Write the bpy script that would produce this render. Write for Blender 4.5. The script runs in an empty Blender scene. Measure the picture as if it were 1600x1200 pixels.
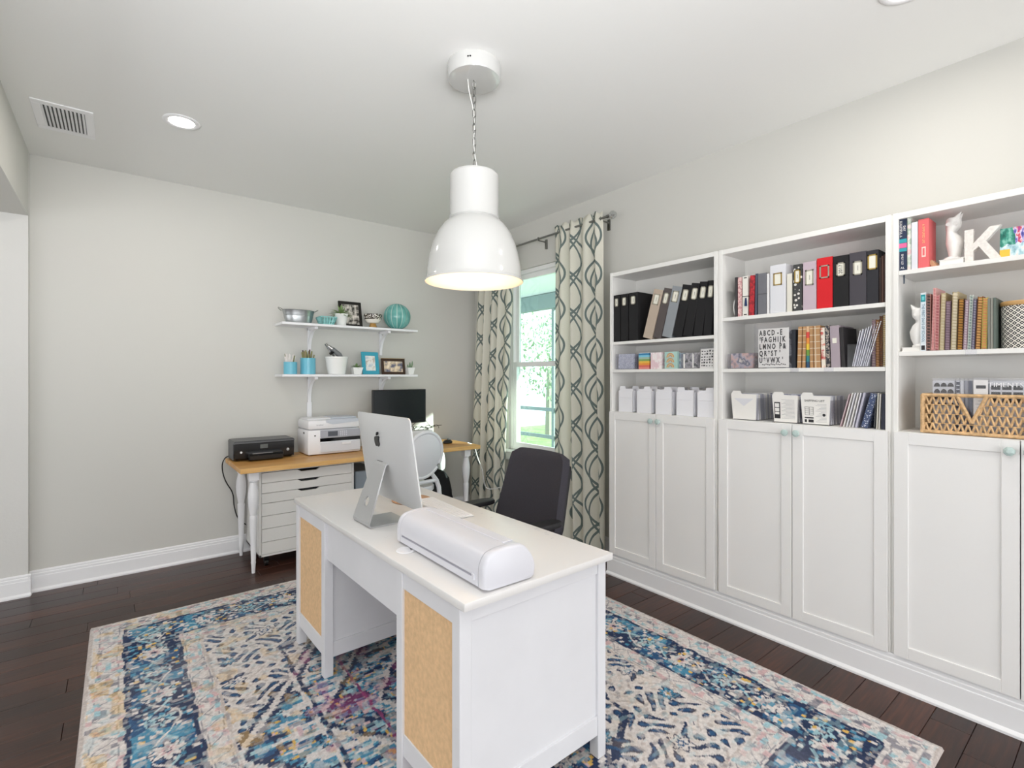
import bpy, bmesh, math, random
import numpy as np
from mathutils import Vector, Matrix, Euler
random.seed(7)
PI = math.pi
S = bpy.context.scene
COL = S.collection

# ------------------------------------------------------------ camera
cam_d = bpy.data.cameras.new('camera'); cam = bpy.data.objects.new('camera', cam_d); COL.objects.link(cam)
cam.location = (0, 0, 1.40); cam.rotation_euler = (PI/2, 0, -math.radians(38.23))
cam_d.sensor_width = 36; cam_d.lens = 782/1600*36; cam_d.shift_y = -11.5/1600; cam_d.clip_start = 0.02
S.camera = cam
# ------------------------------------------------------------ light
S.view_settings.view_transform = 'Standard'; S.view_settings.look = 'None'
S.view_settings.gamma = 1; S.view_settings.use_curve_mapping = False
S.view_settings.exposure = 0.36
S.cycles.use_denoising = True
S.cycles.max_bounces = 10; S.cycles.diffuse_bounces = 6; S.cycles.transparent_max_bounces = 16
W = bpy.data.worlds.new('sky'); S.world = W; W.use_nodes = True
wn = W.node_tree.nodes; wb = wn['Background']
wb.inputs[0].default_value = (0.86, 0.93, 1.0, 1); wb.inputs[1].default_value = 3.0
def light(name, kind, loc, direction, energy, color, **k):
    d = bpy.data.lights.new(name, kind); d.energy = energy; d.color = color
    for a, b in k.items(): setattr(d, a, b)
    o = bpy.data.objects.new(name, d); COL.objects.link(o); o.location = loc
    o.rotation_euler = Vector(direction).to_track_quat('-Z', 'Y').to_euler(); return o
light('sun', 'SUN', (6, -4, 4), (-0.49, 0.87, -0.29), 13.0, (1.0, 0.93, 0.82), angle=0.008)
# added fill lamps without a real source, behind the camera and in the hall
light('rear_fill', 'AREA', (0.6, -2.4, 1.2), (0.05, 1, 0.06), 82, (0.975, 0.985, 1.0), shape='RECTANGLE', size=5.0, size_y=2.0)
light('ceiling_fill', 'AREA', (-.5, -.9, 1.5), (0.30, .75, .85), 44, (.98, .985, 1.0), shape='DISK', size=1.2, spread=math.radians(110))  # added lamp, tilted upward to brighten the ceiling
light('hall_fill', 'AREA', (-2.9, 1.8, 1.3), (1, 0.15, 0.35), 40, (0.96, 0.98, 1.0), shape='RECTANGLE', size=3.5, size_y=2.0)

# ------------------------------------------------------------ helpers
def lin(h):
    h = h.lstrip('#'); c = [int(h[i:i+2], 16)/255 for i in (0, 2, 4)]
    return tuple((x/12.92 if x <= .04045 else ((x+.055)/1.055)**2.4) for x in c) + (1,)
MATS = {}
def nmat(name):
    m = bpy.data.materials.new(name); m.use_nodes = True
    return m, m.node_tree, m.node_tree.nodes['Principled BSDF']
def mat(name, col, rough=.5, metal=0, var=0.0, vscale=8, bump=0, bscale=200, coat=0, trans=0, emit=0, spec=None, alpha=1):
    if name in MATS: return MATS[name]
    m, nt, b = nmat(name); N = nt.nodes; L = nt.links
    c = lin(col); b.inputs['Base Color'].default_value = c
    b.inputs['Roughness'].default_value = rough; b.inputs['Metallic'].default_value = metal
    b.inputs['Coat Weight'].default_value = coat; b.inputs['Transmission Weight'].default_value = trans
    if spec is not None: b.inputs['Specular IOR Level'].default_value = spec
    if alpha < 1: b.inputs['Alpha'].default_value = alpha
    if emit: b.inputs['Emission Color'].default_value = c; b.inputs['Emission Strength'].default_value = emit
    tc = N.new('ShaderNodeTexCoord')
    if var:
        n = N.new('ShaderNodeTexNoise'); n.inputs['Scale'].default_value = vscale; n.inputs['Detail'].default_value = 4
        L.new(tc.outputs['Object'], n.inputs['Vector'])
        r = N.new('ShaderNodeMapRange'); r.inputs[1].default_value = .3; r.inputs[2].default_value = .7
        r.inputs[3].default_value = 1-var; r.inputs[4].default_value = 1+var
        L.new(n.outputs[0], r.inputs[0])
        x = N.new('ShaderNodeVectorMath'); x.operation = 'SCALE'; x.inputs[0].default_value = c[:3]
        L.new(r.outputs[0], x.inputs[3]); L.new(x.outputs[0], b.inputs['Base Color'])
    if bump:
        n = N.new('ShaderNodeTexNoise'); n.inputs['Scale'].default_value = bscale; n.inputs['Detail'].default_value = 3
        L.new(tc.outputs['Object'], n.inputs['Vector'])
        u = N.new('ShaderNodeBump'); u.inputs['Strength'].default_value = bump; u.inputs['Distance'].default_value = .002
        L.new(n.outputs[0], u.inputs['Height']); L.new(u.outputs[0], b.inputs['Normal'])
    MATS[name] = m; return m
class NB:                                   # tiny node-math builder
    def __init__(s, nt): s.nt = nt
    def m(s, op, a, b=None, c=None):
        n = s.nt.nodes.new('ShaderNodeMath'); n.operation = op
        for i, v in enumerate((a, b, c)):
            if v is None: continue
            if isinstance(v, (int, float)): n.inputs[i].default_value = v
            else: s.nt.links.new(v, n.inputs[i])
        return n.outputs[0]
    def mix(s, f, a, b):
        n = s.nt.nodes.new('ShaderNodeMix'); n.data_type = 'RGBA'
        for i, v in ((0, f), (6, a), (7, b)):
            if isinstance(v, (int, float, tuple)): n.inputs[i].default_value = v
            else: s.nt.links.new(v, n.inputs[i])
        return n.outputs[2]
    def coord(s, kind='Object'):
        t = s.nt.nodes.new('ShaderNodeTexCoord'); x = s.nt.nodes.new('ShaderNodeSeparateXYZ')
        s.nt.links.new(t.outputs[kind], x.inputs[0]); return t.outputs[kind], x.outputs[0], x.outputs[1], x.outputs[2]
    def noise(s, vec, scale, detail=3, stretch=None):
        n = s.nt.nodes.new('ShaderNodeTexNoise'); n.inputs['Scale'].default_value = scale; n.inputs['Detail'].default_value = detail
        if stretch:
            p = s.nt.nodes.new('ShaderNodeMapping'); p.inputs['Scale'].default_value = stretch
            s.nt.links.new(vec, p.inputs[0]); vec = p.outputs[0]
        s.nt.links.new(vec, n.inputs['Vector']); return n.outputs[0]
    def ramp(s, v, stops, interp='LINEAR'):
        n = s.nt.nodes.new('ShaderNodeValToRGB'); n.color_ramp.interpolation = interp
        e = n.color_ramp.elements
        while len(e) < len(stops): e.new(.5)
        for q, (p, c) in zip(e, stops): q.position = p; q.color = lin(c)
        s.nt.links.new(v, n.inputs[0]); return n.outputs[0]

class MB:
    def __init__(s): s.bm = bmesh.new()
    def _x(s, vs, M):
        if M is not None: bmesh.ops.transform(s.bm, matrix=M, verts=vs)
    def box(s, x0, x1, y0, y1, z0, z1, bev=0, M=None, seg=1):
        r = bmesh.ops.create_cube(s.bm, size=1); vs = r['verts']
        for v in vs:
            v.co = Vector(((x0+x1)/2+v.co.x*abs(x1-x0), (y0+y1)/2+v.co.y*abs(y1-y0), (z0+z1)/2+v.co.z*abs(z1-z0)))
        if bev:
            es = list({e for v in vs for e in v.link_edges})
            r2 = bmesh.ops.bevel(s.bm, geom=es, offset=bev, segments=seg, affect='EDGES', profile=.5)
            vs = list(set(v for f in r2['faces'] for v in f.verts) | {v for v in vs if v.is_valid})
        s._x(vs, M); return s
    def cyl(s, p0, p1, r0, r1=None, seg=16, caps=True):
        r1 = r0 if r1 is None else r1; p0 = Vector(p0); p1 = Vector(p1); d = p1-p0
        q = d.to_track_quat('Z', 'Y')
        a = [s.bm.verts.new(p0+q @ Vector((math.cos(2*PI*i/seg)*r0, math.sin(2*PI*i/seg)*r0, 0))) for i in range(seg)]
        b = [s.bm.verts.new(p1+q @ Vector((math.cos(2*PI*i/seg)*r1, math.sin(2*PI*i/seg)*r1, 0))) for i in range(seg)]
        for i in range(seg): s.bm.faces.new((a[i], a[(i+1) % seg], b[(i+1) % seg], b[i]))
        if caps: s.bm.faces.new(a[::-1]); s.bm.faces.new(b)
        return s
    def lathe(s, prof, c=(0, 0, 0), seg=32, sy=1.0, caps=True, M=None):
        rings = []
        for r, z in prof:
            rings.append([s.bm.verts.new((c[0]+math.cos(2*PI*i/seg)*r, c[1]+math.sin(2*PI*i/seg)*r*sy, c[2]+z)) for i in range(seg)])
        for a, b in zip(rings, rings[1:]):
            for i in range(seg): s.bm.faces.new((a[i], a[(i+1) % seg], b[(i+1) % seg], b[i]))
        if caps: s.bm.faces.new(rings[0][::-1]); s.bm.faces.new(rings[-1])
        s._x([v for r in rings for v in r], M); return s
    def loft(s, rings, caps=True, closed=True, M=None):
        R = [[s.bm.verts.new(p) for p in r] for r in rings]; n = len(R[0])
        for a, b in zip(R, R[1:]):
            for i in range(n if closed else n-1): s.bm.faces.new((a[i], a[(i+1) % n], b[(i+1) % n], b[i]))
        if caps and closed: s.bm.faces.new(R[0][::-1]); s.bm.faces.new(R[-1])
        s._x([v for r in R for v in r], M); return s
    def prism(s, pts, a0, a1, axis='z', M=None):
        def P(p, a): return {'z': (p[0], p[1], a), 'y': (p[0], a, p[1]), 'x': (a, p[0], p[1])}[axis]
        A = [s.bm.verts.new(P(p, a0)) for p in pts]; B = [s.bm.verts.new(P(p, a1)) for p in pts]; n = len(pts)
        for i in range(n): s.bm.faces.new((A[i], A[(i+1) % n], B[(i+1) % n], B[i]))
        s.bm.faces.new(A[::-1]); s.bm.faces.new(B); s._x(A+B, M); return s
    def tube(s, path, r, seg=8, closed=False):
        P = [Vector(p) for p in path]; n = len(P); rings = []
        for i, p in enumerate(P):
            if closed: d = P[(i+1) % n]-P[i-1]
            else: d = (P[min(i+1, n-1)]-P[max(i-1, 0)])
            q = d.normalized(); ref = Vector((0, 0, 1)) if abs(q.z) < .9 else Vector((1, 0, 0))
            a = q.cross(ref).normalized(); b = q.cross(a)
            rr = r[i] if isinstance(r, (list, tuple)) else r
            rings.append([s.bm.verts.new(p+a*math.cos(2*PI*k/seg)*rr+b*math.sin(2*PI*k/seg)*rr) for k in range(seg)])
        prs = list(zip(rings, rings[1:]))+([(rings[-1], rings[0])] if closed else [])
        for a, b in prs:
            for k in range(seg): s.bm.faces.new((a[k], a[(k+1) % seg], b[(k+1) % seg], b[k]))
        if not closed: s.bm.faces.new(rings[0][::-1]); s.bm.faces.new(rings[-1])
        return s
    def sph(s, c, r, seg=16, M=None, sc=(1, 1, 1)):
        o = bmesh.ops.create_uvsphere(s.bm, u_segments=seg, v_segments=max(6, seg//2), radius=1)
        for v in o['verts']: v.co = Vector((c[0]+v.co.x*r*sc[0], c[1]+v.co.y*r*sc[1], c[2]+v.co.z*r*sc[2]))
        s._x(o['verts'], M); return s
    def build(s, name, m, parent=None, loc=(0, 0, 0), rot=(0, 0, 0), smooth=True, label=None, ang=35, kind=None):
        bmesh.ops.recalc_face_normals(s.bm, faces=s.bm.faces)
        me = bpy.data.meshes.new(name); s.bm.to_mesh(me); s.bm.free()
        return mkobj(name, me, m, parent, loc, rot, smooth, label, ang, kind)
def mkobj(name, me, m, parent=None, loc=(0, 0, 0), rot=(0, 0, 0), smooth=True, label=None, ang=35, kind=None):
    if m is not None:
        me.materials.clear(); me.materials.append(m)
    if smooth and len(me.polygons):
        me.shade_smooth() if hasattr(me, 'shade_smooth') else None
        try: me.set_sharp_from_angle(angle=math.radians(ang))
        except Exception: pass
    o = bpy.data.objects.new(name, me); COL.objects.link(o); o.parent = parent
    o.location = loc; o.rotation_euler = rot
    if label: o['label'] = label
    if kind: o['kind'] = kind
    return o
def tag(o, label, cat, group=None):
    o['label'] = label; o['category'] = cat
    if group: o['group'] = group
    return o
def thing(name, label, cat, loc=(0, 0, 0), rot=(0, 0, 0), group=None, parent=None):
    o = bpy.data.objects.new(name, None); COL.objects.link(o); o.location = loc
    o.rotation_euler = rot if isinstance(rot, (tuple, list)) else (0, 0, rot); o.empty_display_size = .05
    return tag(o, label, cat, group)
def dup(root, loc=None, rot=None, label=None, group=None):
    r = root.copy(); COL.objects.link(r)
    if loc is not None: r.location = loc
    if rot is not None: r.rotation_euler = rot
    if label: r['label'] = label
    if group: r['group'] = group
    for ch in list(root.children):
        c = ch.copy(); COL.objects.link(c); c.parent = r
        for g in ch.children: d = g.copy(); COL.objects.link(d); d.parent = c
    return r
def text(name, body, size, m, parent, loc, rot, ext=.0004, align='CENTER', label=None, sx=1.0, bold=0):
    cu = bpy.data.curves.new(name, 'FONT'); cu.body = body; cu.size = size; cu.extrude = ext
    cu.align_x = align; cu.align_y = 'CENTER'; cu.resolution_u = 2; cu.offset = bold
    t = bpy.data.objects.new('tmp', cu); COL.objects.link(t)
    me = bpy.data.meshes.new_from_object(t.evaluated_get(bpy.context.evaluated_depsgraph_get()))
    bpy.data.objects.remove(t)
    o = mkobj(name, me, m, parent, loc, rot, smooth=False, label=label); o.scale = (sx, 1, 1); return o
R_FACE = (PI/2, 0, -PI/2)        # text facing -X (towards the room) reading along -Y
R_SPINE = (0, -PI/2, 0)          # placeholder, set below for vertical spines
def chaikin(p, n=2):
    for _ in range(n):
        q = [p[0]]
        for a, b in zip(p, p[1:]):
            a = Vector(a); b = Vector(b); q += [a*.75+b*.25, a*.25+b*.75]
        q.append(p[-1]); p = [tuple(v) for v in q]
    return p

# ------------------------------------------------------------ shared materials
M_wall = mat('wall_paint', '#cecdc8', .85, bump=.10, bscale=110)
M_ceil = mat('ceiling_paint', '#ebebe9', .9, bump=.08, bscale=90)
M_trim = mat('trim_paint', '#eeeef0', .35)
M_case = mat('white_laminate', '#eae9e6', .38)
M_door = mat('cabinet_door_foil', '#ecebea', .42)
M_white = mat('white_paint', '#ebebee', .4)
M_plw = mat('white_plastic', '#eeeef1', .32)
M_blk = mat('black_plastic', '#0d0d0f', .35)
M_blkgl = mat('gloss_black', '#08080a', .08)
M_paper = mat('paper', '#eceae6', .7)
M_chrome = mat('chrome', '#c8c8c8', .15, 1)
M_nickel = mat('brushed_nickel', '#8f8f8c', .3, 1)
def glassy(name, tint, rough=.03, fac_boost=.04, opac=0.0):
    m = bpy.data.materials.new(name); m.use_nodes = True; nt = m.node_tree; nt.nodes.clear()
    o = nt.nodes.new('ShaderNodeOutputMaterial'); g = nt.nodes.new('ShaderNodeBsdfGlossy'); g.inputs['Roughness'].default_value = rough
    t = nt.nodes.new('ShaderNodeBsdfTransparent'); t.inputs[0].default_value = lin(tint)
    f = nt.nodes.new('ShaderNodeLayerWeight'); f.inputs[0].default_value = .5
    a = NB(nt).m('ADD', NB(nt).m('POWER', f.outputs['Facing'], 4.0), fac_boost)
    x = nt.nodes.new('ShaderNodeMixShader'); nt.links.new(a, x.inputs[0]); nt.links.new(t.outputs[0], x.inputs[1]); nt.links.new(g.outputs[0], x.inputs[2])
    s = x.outputs[0]
    if opac:
        d = nt.nodes.new('ShaderNodeBsdfDiffuse'); d.inputs[0].default_value = lin(tint)
        y = nt.nodes.new('ShaderNodeMixShader'); y.inputs[0].default_value = opac
        nt.links.new(s, y.inputs[1]); nt.links.new(d.outputs[0], y.inputs[2]); s = y.outputs[0]
    nt.links.new(s, o.inputs[0]); return m
M_glass = glassy('window_glass', '#dfeeec', .02, .05)
M_clear = glassy('clear_plastic', '#f8f8fa', .10, .03, .03)

# ------------------------------------------------------------ room shell
XR, YB, H = 3.03, 4.49, 2.845
def struct(o): o['kind'] = 'structure'; return o
struct(MB().box(-3.2, 5.6, -2.6, 5.0, H, H+.12).build('ceiling', M_ceil))
struct(MB().box(-.45, XR+.15, YB, YB+.12, 0, H).build('wall_back', M_wall))
struct(MB().box(-3.2, -.45, YB-.06, YB+.12, 0, H).build('wall_hall', mat('hall_wall_paint', '#d6d5d2', .9, bump=.35, bscale=70)))
WY0, WY1, WZ0, WZ1 = 2.93, 3.90, .69, 2.42
w = MB()
w.box(XR, XR+.15, -2.6, WY0, 0, H); w.box(XR, XR+.15, WY1, YB, 0, H)
w.box(XR, XR+.15, WY0, WY1, 0, WZ0); w.box(XR, XR+.15, WY0, WY1, WZ1, H)
struct(w.build('wall_right', M_wall))
struct(MB().box(-3.2, XR+.15, -2.72, -2.6, 0, H).build('wall_rear', M_wall))
struct(MB().box(-3.32, -3.2, -2.72, YB+.12, 0, H).build('wall_hall_end', M_wall))
struct(MB().box(-.60, -.45, -2.6, YB-.06, 2.43, H).build('wall_left', M_wall))

def molding(name, p0, p1, n, hgt=.138, th=.016, shoe=.012):
    # p0->p1 on the floor, n = outward normal (2D)
    prof = [(0, 0), (th+shoe, 0), (th+shoe, .010), (th+.004, .020), (th, .022), (th, hgt-.040), (th-.003, hgt-.037),
            (th-.003, hgt-.022), (th-.007, hgt-.018), (th-.007, hgt-.008), (th-.011, hgt), (0, hgt)]
    b = MB(); rings = []
    for p in (p0, p1): rings.append([(p[0]+n[0]*a, p[1]+n[1]*a, z) for a, z in prof])
    b.loft(rings); return struct(b.build(name, M_trim, ang=25))
molding('baseboard_back', (-.45, YB), (XR, YB), (0, -1))
molding('baseboard_hall', (-3.2, YB-.06), (-.437, YB-.06), (0, -1))
molding('baseboard_jog', (-.45, YB-.074), (-.45, YB-.001), (1, 0), th=.012, shoe=.004)
molding('baseboard_right', (XR, YB), (XR, 2.372), (-1, 0))
molding('trim_1', (2.752, 2.385), (2.752, -.30), (-1, 0), hgt=.150, th=.012)
molding('trim_2', (2.752, 2.372), (3.01, 2.372), (0, 1), hgt=.150, th=.012)
struct(MB().box(2.752, XR, -.30, 2.372, 0, .148).build('trim_3', M_trim))

# floor: dark walnut planks along X
def wood_dark():
    m, nt, b = nmat('dark_walnut_planks'); n = NB(nt); v, x, y, z = n.coord()
    oi = nt.nodes.new('ShaderNodeObjectInfo'); rnd = oi.outputs['Random']
    add = nt.nodes.new('ShaderNodeVectorMath'); add.operation = 'ADD'; cb = nt.nodes.new('ShaderNodeCombineXYZ')
    nt.links.new(n.m('MULTIPLY', rnd, 37.), cb.inputs[0]); nt.links.new(n.m('MULTIPLY', rnd, 11.), cb.inputs[1])
    nt.links.new(v, add.inputs[0]); nt.links.new(cb.outputs[0], add.inputs[1])
    g = n.noise(add.outputs[0], 5, 8, (1.0, 14, 1)); g2 = n.noise(add.outputs[0], 2.2, 3, (1, 3, 1))
    c = n.ramp(n.m('ADD', n.m('MULTIPLY', g, .6), n.m('MULTIPLY', g2, .4)), [(.3, '#22120c'), (.5, '#3b2016'), (.68, '#56301f')])
    k = n.m('ADD', n.m('MULTIPLY', rnd, .55), .62)
    s = nt.nodes.new('ShaderNodeVectorMath'); s.operation = 'SCALE'; nt.links.new(c, s.inputs[0]); nt.links.new(k, s.inputs[3])
    nt.links.new(s.outputs[0], b.inputs['Base Color'])
    nt.links.new(n.m('ADD', n.m('MULTIPLY', g2, .12), .28), b.inputs['Roughness'])
    bp = nt.nodes.new('ShaderNodeBump'); bp.inputs['Strength'].default_value = .25; bp.inputs['Distance'].default_value = .001
    nt.links.new(n.m('ADD', g, n.m('MULTIPLY', g2, 2.5)), bp.inputs['Height']); nt.links.new(bp.outputs[0], b.inputs['Normal'])
    return m
M_floor = wood_dark()
floor = struct(MB().box(-3.2, XR+.1, -2.6, YB+.1, -.06, -.012).build('floor', mat('subfloor', '#0d0806', .8)))
PW = .127
def plank(x0, x1, y0):
    L = x1-x0-.0015; w = PW-.0015
    MB().box(-L/2, L/2, -w/2, w/2, -.012, 0, bev=.0016).build('plank', M_floor, floor, loc=((x0+x1)/2, y0+PW/2, 0), smooth=False)
y = YB-PW; row = 0
while y > -2.3:
    x = -3.2 if y > 2.0 else -1.6
    if row % 2: x -= .45
    x -= random.random()*.5
    while x < XR:
        L = random.uniform(.75, 1.9); x1 = min(x+L, XR)
        if XR-x1 < .25: x1 = XR
        plank(max(x, -3.2), x1, y); x = x1
    y -= PW; row += 1
# ------------------------------------------------------------ window
win = bpy.data.objects.new('window_1', None); COL.objects.link(win); win.location = (3.10, 3.415, WZ0); win['kind'] = 'structure'
M_vinyl = mat('window_vinyl', '#f2f2f2', .3)
def wl(b, name, m, **k): return b.build(name, m, win, loc=(-3.10, -3.415, -WZ0), **k)
FX0, FX1 = 3.055, 3.125
fr = MB(); fr.box(FX0, FX1, WY0, WY0+.035, WZ0, WZ1); fr.box(FX0, FX1, WY1-.045, WY1, WZ0, WZ1)
fr.box(FX0, FX1, WY0+.035, WY1-.045, WZ1-.035, WZ1); fr.box(FX0, FX1, WY0+.035, WY1-.045, WZ0, WZ0+.03); wl(fr, 'frame', M_vinyl)
sa = MB()
for (z0, z1, x0, x1) in ((.72, 1.54, 3.060, 3.085), (1.50, 2.385, 3.092, 3.117)):
    b = MB(); ya, yb = WY0+.035, WY1-.045
    b.box(x0, x1, ya, ya+.042, z0, z1); b.box(x0, x1, yb-.042, yb, z0, z1); b.box(x0, x1, ya+.042, yb-.042, z0, z0+.042); b.box(x0, x1, ya+.042, yb-.042, z1-.045, z1)
    wl(b, 'sash', M_vinyl)
    wl(MB().box((x0+x1)/2-.003, (x0+x1)/2+.003, ya+.04, yb-.04, z0+.04, z1-.04), 'glass_pane', M_glass)
sa.bm.free()
wl(MB().box(2.985, 3.055, WY0-.03, WY1+.03, .665, .690, bev=.004), 'sill', M_trim)
wl(MB().box(3.008, 3.03, WY0-.02, WY1+.02, .585, .665, bev=.004), 'apron', M_trim)

# ------------------------------------------------------------ outside: covered porch, lawn, trees
M_soff = mat('porch_soffit', '#e9ecec', .8)
struct(MB().box(3.2, 12, -8, 12, -.35, -.15).build('lawn', mat('lawn_grass', '#8fa06c', .95, var=.3, vscale=3)))
struct(MB().box(3.18, 5.05, -1.0, 9, -.15, -.03).build('porch_slab', mat('porch_concrete', '#b9b6ae', .9, var=.08)))
struct(MB().box(3.18, 5.25, 1.0, 9.5, 2.62, 2.75).build('porch_roof', M_soff))
M_bronze = mat('bronze_aluminium', '#7f8a89', .5)
sc_ = thing('screen_enclosure', 'grey metal screen frame of the porch outside the window', 'porch screen', (4.95, 4.5, -.03))
for yy in (2.2, 3.75, 5.3, 6.9, 8.6): MB().box(-.03, .03, yy-4.5-.025, yy-4.5+.025, 0, 2.53).build('post', M_bronze, sc_)
MB().box(-.05, .05, -3.5, 5, 2.42, 2.64).build('beam', M_bronze, sc_)
for z in (.55, .95): MB().box(-.02, .02, -3.5, 5, z-.025, z+.025).build('rail', M_bronze, sc_)
def tree(x, y, h, r, seed, label):
    t = thing('tree', label, 'tree', (x, y, -.16)); rs = random.Random(seed)
    MB().cyl((0, 0, 0), (0, 0, h*.5), .12, .07, 8).build('trunk', mat('bark', '#a39c92', .9), t)
    b = MB()
    for i in range(700):
        a = rs.random()*2*PI; ph = math.acos(rs.uniform(-1, 1)); rr = r*rs.random()**.4
        c = Vector((math.sin(ph)*math.cos(a)*rr, math.sin(ph)*math.sin(a)*rr, h*.62+math.cos(ph)*rr*1.0))
        q = Euler((rs.random()*6, rs.random()*6, rs.random()*6)).to_matrix().to_4x4(); q.translation = c
        s = .06
        vs = [b.bm.verts.new(q @ Vector(p)) for p in ((-s, 0, 0), (0, -s*.5, .02), (s, 0, 0), (0, s*.5, .02))]; b.bm.faces.new(vs)
    b.build('crown', mat('tree_leaves', '#a3b596', .8, var=.25, vscale=2), t, smooth=False, kind='stuff')
tree(7.2, 7.2, 3.0, 1.0, 1, 'loose pale green tree outside, nearest to the window')
tree(8.8, 9.6, 3.8, 1.4, 2, 'taller green tree outside, behind the smaller tree')
tree(6.6, 10.2, 2.6, .9, 3, 'low green tree outside, farthest along the porch')

# ------------------------------------------------------------ curtains
def curtain_mat():
    m = bpy.data.materials.new('ogee_curtain_fabric'); m.use_nodes = True; nt = m.node_tree; nt.nodes.clear(); n = NB(nt)
    uv = nt.nodes.new('ShaderNodeUVMap'); sp = nt.nodes.new('ShaderNodeSeparateXYZ'); nt.links.new(uv.outputs[0], sp.inputs[0])
    u, v = sp.outputs[0], sp.outputs[1]; P = .29; LAM = .60
    wob = n.m('MULTIPLY', n.m('SUBTRACT', n.noise(uv.outputs[0], 5, 2), .5), .012)
    s = n.m('SINE', n.m('MULTIPLY', v, 2*PI/LAM)); slope = n.m('COSINE', n.m('MULTIPLY', v, 2*PI/LAM))
    tot = None
    for A, w, off in ((.108, .0085, 0), (-.108, .0085, 0), (.070, .0075, .55), (-.070, .0075, .55)):
        off = n.m('ADD', n.m('MULTIPLY', n.m('FLOOR', n.m('DIVIDE', n.m('ADD', u, 10*P), P)), 1.9), off)
        s = n.m('SINE', n.m('ADD', n.m('MULTIPLY', v, 2*PI/LAM), off)); slope = n.m('COSINE', n.m('ADD', n.m('MULTIPLY', v, 2*PI/LAM), off))
        k = n.m('SQRT', n.m('ADD', n.m('POWER', n.m('MULTIPLY', slope, A*2*PI/LAM), 2.), 1.))
        d = n.m('ADD', n.m('ADD', n.m('SUBTRACT', u, n.m('MULTIPLY', s, A)), wob), 10*P)
        d = n.m('ABSOLUTE', n.m('SUBTRACT', n.m('MODULO', d, P), P/2))
        l = n.m('LESS_THAN', n.m('DIVIDE', d, k), w)
        tot = l if tot is None else n.m('MAXIMUM', tot, l)
    weave = n.noise(uv.outputs[0], 60, 2, (1, 8, 1))
    base = n.mix(weave, lin('#e5e3d6'), lin('#f2f0e6')); ink = n.mix(weave, lin('#6c7a79'), lin('#8a9692'))
    c = n.mix(tot, base, ink)
    d = nt.nodes.new('ShaderNodeBsdfDiffuse'); t = nt.nodes.new('ShaderNodeBsdfTranslucent'); x = nt.nodes.new('ShaderNodeMixShader'); x.inputs[0].default_value = .28
    o = nt.nodes.new('ShaderNodeOutputMaterial')
    for q in (d, t): nt.links.new(c, q.inputs[0])
    nt.links.new(d.outputs[0], x.inputs[1]); nt.links.new(t.outputs[0], x.inputs[2]); nt.links.new(x.outputs[0], o.inputs[0]); return m
M_curt = curtain_mat()
def curtain(yt0, yt1, yb0, yb1, ztop, zbot, folds, seed, label, uoff, xo=2.925):
    t = thing('curtain', label, 'curtain', (xo, (yt0+yt1)/2, zbot), group='patterned curtains on the window rod')
    NU, NV = folds*14, 60; rs = random.Random(seed); ph = [rs.uniform(-.5, .5) for _ in range(folds+1)]; am = [rs.uniform(.7, 1.25) for _ in range(folds+1)]
    me = bpy.data.meshes.new('panel'); vs = []; uv = []
    for j in range(NV+1):
        f = j/NV; z = zbot+(ztop-zbot)*f; row = []
        y0 = yb0+(yt0-yb0)*f**1.2; y1 = yb1+(yt1-yb1)*f**1.2; acc = 0; prev = None
        for i in range(NU+1):
            a = i/NU; k = a*folds; ki = int(min(k, folds-1))
            A = .026*(am[ki]*(1-(k-ki))+am[ki+1]*(k-ki))*(1.0 if f < .93 else 1-(f-.93)*6)
            yy = y0+(y1-y0)*a + .012*math.sin(2*PI*k*.5+2.2*f)
            xx = A*math.sin(2*PI*k+.9*math.sin(1.7*f+ph[ki]))+.010*math.sin(3*PI*k+4*f)*(1-f)
            if f > .975: xx *= .6; z2 = z+.012*math.sin(2*PI*k*1.5)
            else: z2 = z
            row.append((xx, yy-(yt0+yt1)/2, z2-zbot))
        vs += row
    # one arc-length parameter shared by all rows keeps the print vertical
    mid = vs[(NV//2)*(NU+1):(NV//2+1)*(NU+1)]; arc = [0]
    for p, q in zip(mid, mid[1:]): arc.append(arc[-1]+(Vector(p)-Vector(q)).length)
    faces = [(j*(NU+1)+i, j*(NU+1)+i+1, (j+1)*(NU+1)+i+1, (j+1)*(NU+1)+i) for j in range(NV) for i in range(NU)]
    me.from_pydata(vs, [], faces); L = me.uv_layers.new(name='UVMap')
    co = [(arc[k % (NU+1)]+uoff, vs[k][2]) for k in range(len(vs))]
    for li, lp in enumerate(me.loops): L.data[li].uv = co[lp.vertex_index]
    o = mkobj('panel', me, M_curt, t, ang=180)
    sm = o.modifiers.new('thick', 'SOLIDIFY'); sm.thickness = .0025
    return t
curtain(3.12, 2.585, 3.13, 2.56, 2.675, .025, 4, 4, 'patterned curtain on the right of the window, beside the bookcases', .10)
curtain(4.28, 3.70, 4.44, 3.84, 2.675, .025, 5, 9, 'patterned curtain on the left of the window, by the room corner, in sunlight', .0)
rod = thing('curtain_rod', 'thin brushed metal curtain rod with clear knob end above window', 'curtain rod', (2.93, 3.45, 2.62))
MB().cyl((0, -.90, 0), (0, .90, 0), .009, seg=12).build('pole', M_nickel, rod)
for y in (-.84, -.11, .80):
    b = MB().tube([(0, y, -.012), (.02, y, -.014), (.085, y, -.014), (.094, y, -.03), (.094, y, -.06)], .006, 8); b.box(.088, .0985, y-.012, y+.012, -.075, .01)
    b.tube([(math.cos(a)*.013, y, math.sin(a)*.013) for a in [i*PI/6 for i in range(12)]], .003, 6, closed=True)
    b.build('bracket', M_nickel, rod)
for s in (-1, 1):
    f = MB().cyl((0, s*.90, 0), (0, s*.93, 0), .014, .010, 14).build('finial', M_nickel, rod)
    MB().sph((0, s*.958, 0), .030, 14).build('glass_knob', glassy('crystal', '#e9ecec', .02, .35), f, smooth=False)

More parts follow.
